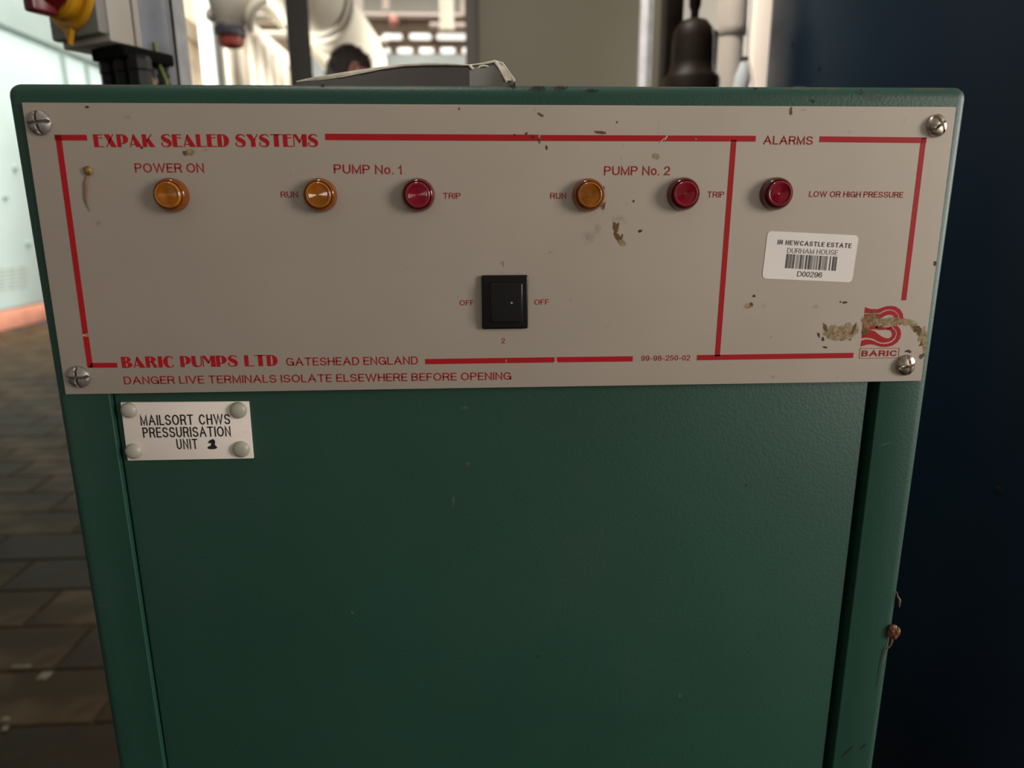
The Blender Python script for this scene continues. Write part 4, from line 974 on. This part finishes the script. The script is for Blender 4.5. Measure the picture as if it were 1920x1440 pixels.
# ------------------------------------------------------------------ the person in the hall
def skin_mesh(name, verts, edges, radii, m, parent, root=0, sub=2):
    me = bpy.data.meshes.new(name); me.from_pydata(verts, edges, []); o = bpy.data.objects.new(name, me); COL.objects.link(o)
    sk = o.modifiers.new('skin', 'SKIN'); sk.use_smooth_shade = True
    for i, r in enumerate(radii):
        me.skin_vertices[0].data[i].radius = r if isinstance(r, tuple) else (r, r)
        me.skin_vertices[0].data[i].use_root = (i == root)
    sb = o.modifiers.new('sub', 'SUBSURF'); sb.levels = sub; sb.render_levels = sub
    bpy.context.view_layer.update(); dg = bpy.context.evaluated_depsgraph_get()
    m2 = bpy.data.meshes.new_from_object(o.evaluated_get(dg)); bpy.data.objects.remove(o, do_unlink=True)
    for p in m2.polygons: p.use_smooth = True
    m2.materials.clear(); return link(name, m2, m, parent)
PY = 2.72
hp = at_y(641, 84, PY); HT = hp.z
per = empty('person', (hp.x+.012, PY, 0), 'person with short dark brown hair, seen from behind over the green cabinet', 'person', rz=radians(-52))
hs = HT/1.80
def sc(v): return tuple(c*hs for c in v)
# local axes: facing +Y, right side is +X
V = [(0, 0, .95), (0, 0, 1.10), (0, 0, 1.28), (0, -.01, 1.42), (0, 0, 1.50), (0, .01, 1.57),
     (.10, 0, .90), (.11, .01, .50), (.11, -.02, .09), (.12, .10, .04),
     (-.10, 0, .90), (-.11, .01, .50), (-.11, -.02, .09), (-.12, .10, .04),
     (.17, -.01, 1.42), (.23, -.02, 1.15), (.25, .05, .90), (.25, .07, .83),
     (-.17, -.01, 1.42), (-.23, -.02, 1.15), (-.25, .05, .90), (-.25, .07, .83)]
Ed = [(0, 1), (1, 2), (2, 3), (3, 4), (4, 5), (0, 6), (6, 7), (7, 8), (8, 9), (0, 10), (10, 11), (11, 12), (12, 13), (3, 14), (14, 15), (15, 16), (16, 17), (3, 18), (18, 19), (19, 20), (20, 21)]
Rd = [(.15, .11), (.14, .10), (.16, .11), (.13, .09), .055, .052, .085, .055, .038, .032, .085, .055, .038, .032, .06, .042, .028, (.038, .02), .06, .042, .028, (.038, .02)]
fr_ = [tuple(c*hs for c in (r if isinstance(r, tuple) else (r, r))) for r in Rd]
for s in (1, -1):     # fingers and thumb
    wi = 17 if s == 1 else 21
    for fx, L_ in ((-.028, .075), (-.010, .085), (.009, .080), (.027, .062)):
        b0 = len(V); bx_, by_, bz_ = V[wi]
        V += [(bx_+s*.002, by_+fx, bz_-.035), (bx_-s*.004, by_+fx+.004, bz_-.035-L_*.55), (bx_-s*.016, by_+fx+.008, bz_-.035-L_)]
        Ed += [(wi, b0), (b0, b0+1), (b0+1, b0+2)]; fr_ += [(.009, .009), (.0085, .0085), (.007, .007)]
    b0 = len(V); V += [(bx_-s*.008, by_+.040, bz_+.0), (bx_-s*.02, by_+.058, bz_-.035)]; Ed += [(wi, b0), (b0, b0+1)]; fr_ += [(.011, .011), (.009, .009)]
skin_mesh('body', [sc(v) for v in V], Ed, fr_, M['skin'], per)
idx = [0, 1, 2, 3, 14, 15, 16, 18, 19, 20]
def sub(idx, grow, nm, m):
    mp = {a: i for i, a in enumerate(idx)}
    vs = [sc(V[a]) for a in idx]; es = [(mp[a], mp[b]) for a, b in Ed if a in mp and b in mp]
    return skin_mesh(nm, vs, es, [(fr_[a][0]+grow, fr_[a][1]+grow) for a in idx], m, per)
sub(idx, .018, 'shirt', M['shirt']); sub([0, 6, 7, 8, 10, 11, 12], .017, 'trousers', M['trouser']); 
for s in (1, -1):
    skin_mesh('boot', [sc((s*.11, -.04, .045)), sc((s*.115, .05, .05)), sc((s*.12, .16, .035)), sc((s*.11, -.02, .14))], [(0, 1), (1, 2), (0, 3)], [.048, .045, .036, .05], M['shoe'], per)
# head: shaped ellipsoid with brow, nose, chin, ears
def head(nm, cz_, grow, m, keep=None):
    mb = MB(); n, k = 22, 32; HR = Vector((.070, .090, .108))*hs; cc = Vector((0, .02, cz_))
    vs = []; fs = []
    for i in range(n+1):
        th = pi*i/n
        for j in range(k):
            a = 2*pi*j/k; x, y, z = sin(th)*cos(a), sin(th)*sin(a), cos(th)
            sx = 1-.22*max(0, -z); yy = y
            if z < -.1 and y < 0: yy = y*(1-.35*min(1, -z))
            f_ = max(0, y)
            d = 0
            if f_ > .8: d += .25*math.exp(-(x/.16)**2-((z+.15)/.22)**2)-.05*math.exp(-((abs(x)-.38)/.16)**2-((z-.0)/.12)**2)+.05*math.exp(-(x/.3)**2-((z+.52)/.07)**2)
            v = Vector((x*sx*(HR.x+grow), (yy+d)*(HR.y+grow), z*(HR.z+grow)))+cc; vs.append(v)
    for i in range(n):
        for j in range(k):
            q_ = (i*k+j, i*k+(j+1) % k, (i+1)*k+(j+1) % k, (i+1)*k+j)
            c = sum((vs[t] for t in q_), Vector())/4-cc
            if keep is None or keep(c.x/HR.x, c.y/HR.y, c.z/HR.z): fs.append(q_)
    mb.add(vs, fs); return mb.build(nm, m, per, smooth=True)
CZ_ = HT-.108*hs-.012
hd = head('head', CZ_, 0, M['skin'])
hr = head('hair', CZ_, .011, M['hair'], lambda x, y, z: not (abs(x) > .6 and -.35 < y < .35 and z < .30) and (z > .45 or (y < .0 and z > -.45) or (y < .5 and z > .30)))
so = hr.modifiers.new('s', 'SOLIDIFY'); so.thickness = .010; so.offset = -.6
rg = random.Random(1); tuft = MB()
for i in range(220):
    a = rg.uniform(0, 2*pi); th = rg.uniform(0, 1.5); d = Vector((sin(th)*cos(a)*.074, sin(th)*sin(a)*.094, cos(th)*.112))*hs*1.06
    if (th > 1.05 and d.y > -.03): continue
    p = Vector((0, .02, CZ_))+d; dn = d.normalized()
    tuft.tube([p-dn*.004, p+dn*.006+Vector((rg.uniform(-.006, .006), rg.uniform(-.006, .006), 0)), p+dn*.009+Vector((rg.uniform(-.012, .012), rg.uniform(-.012, .012), -.003))], [.004, .003, .0008], 5)
tag(tuft.build('hair_tufts', M['hair'], per, smooth=True), kind='stuff')
for s in (1, -1):
    mb = MB(); e0 = Vector((s*.078*hs, .012, CZ_+.008))
    pts = [e0+Vector((s*.010*abs(sin(t)), -.014+.022*cos(t)*.8-.006, .032*sin(t))) for t in [x*pi/7-.3 for x in range(12)]]
    mb.tube(pts, .0055, 8); lump(mb, e0+Vector((s*.004, -.008, 0)), .006, .015, .024, 2); mb.build('ear', M['skin'], per, smooth=True)
    MB().lathe([(.001, -.010), (.008, -.006), (.010, 0), (.008, .006), (.001, .010)], 12, Matrix.Translation((s*.027, .098*hs+.002, CZ_+.002))).build('eye', M['name'], per, smooth=True)

# repeats share a group phrase
GR = {'power_cable': 'black cables under the isolator box', 'cross_pipe': 'pipes crossing behind the white elbow', 'channel_post': 'bright channel posts beside the olive cabinet',
      'thin_drop_pipe': 'thin drop pipes at the far wall', 'upright_pipe': 'narrow upright pipes right of the foil wrapped unit'}
for o in COL.objects:
    if o.parent is None and o.name.split('.')[0] in GR: o['group'] = GR[o.name.split('.')[0]]
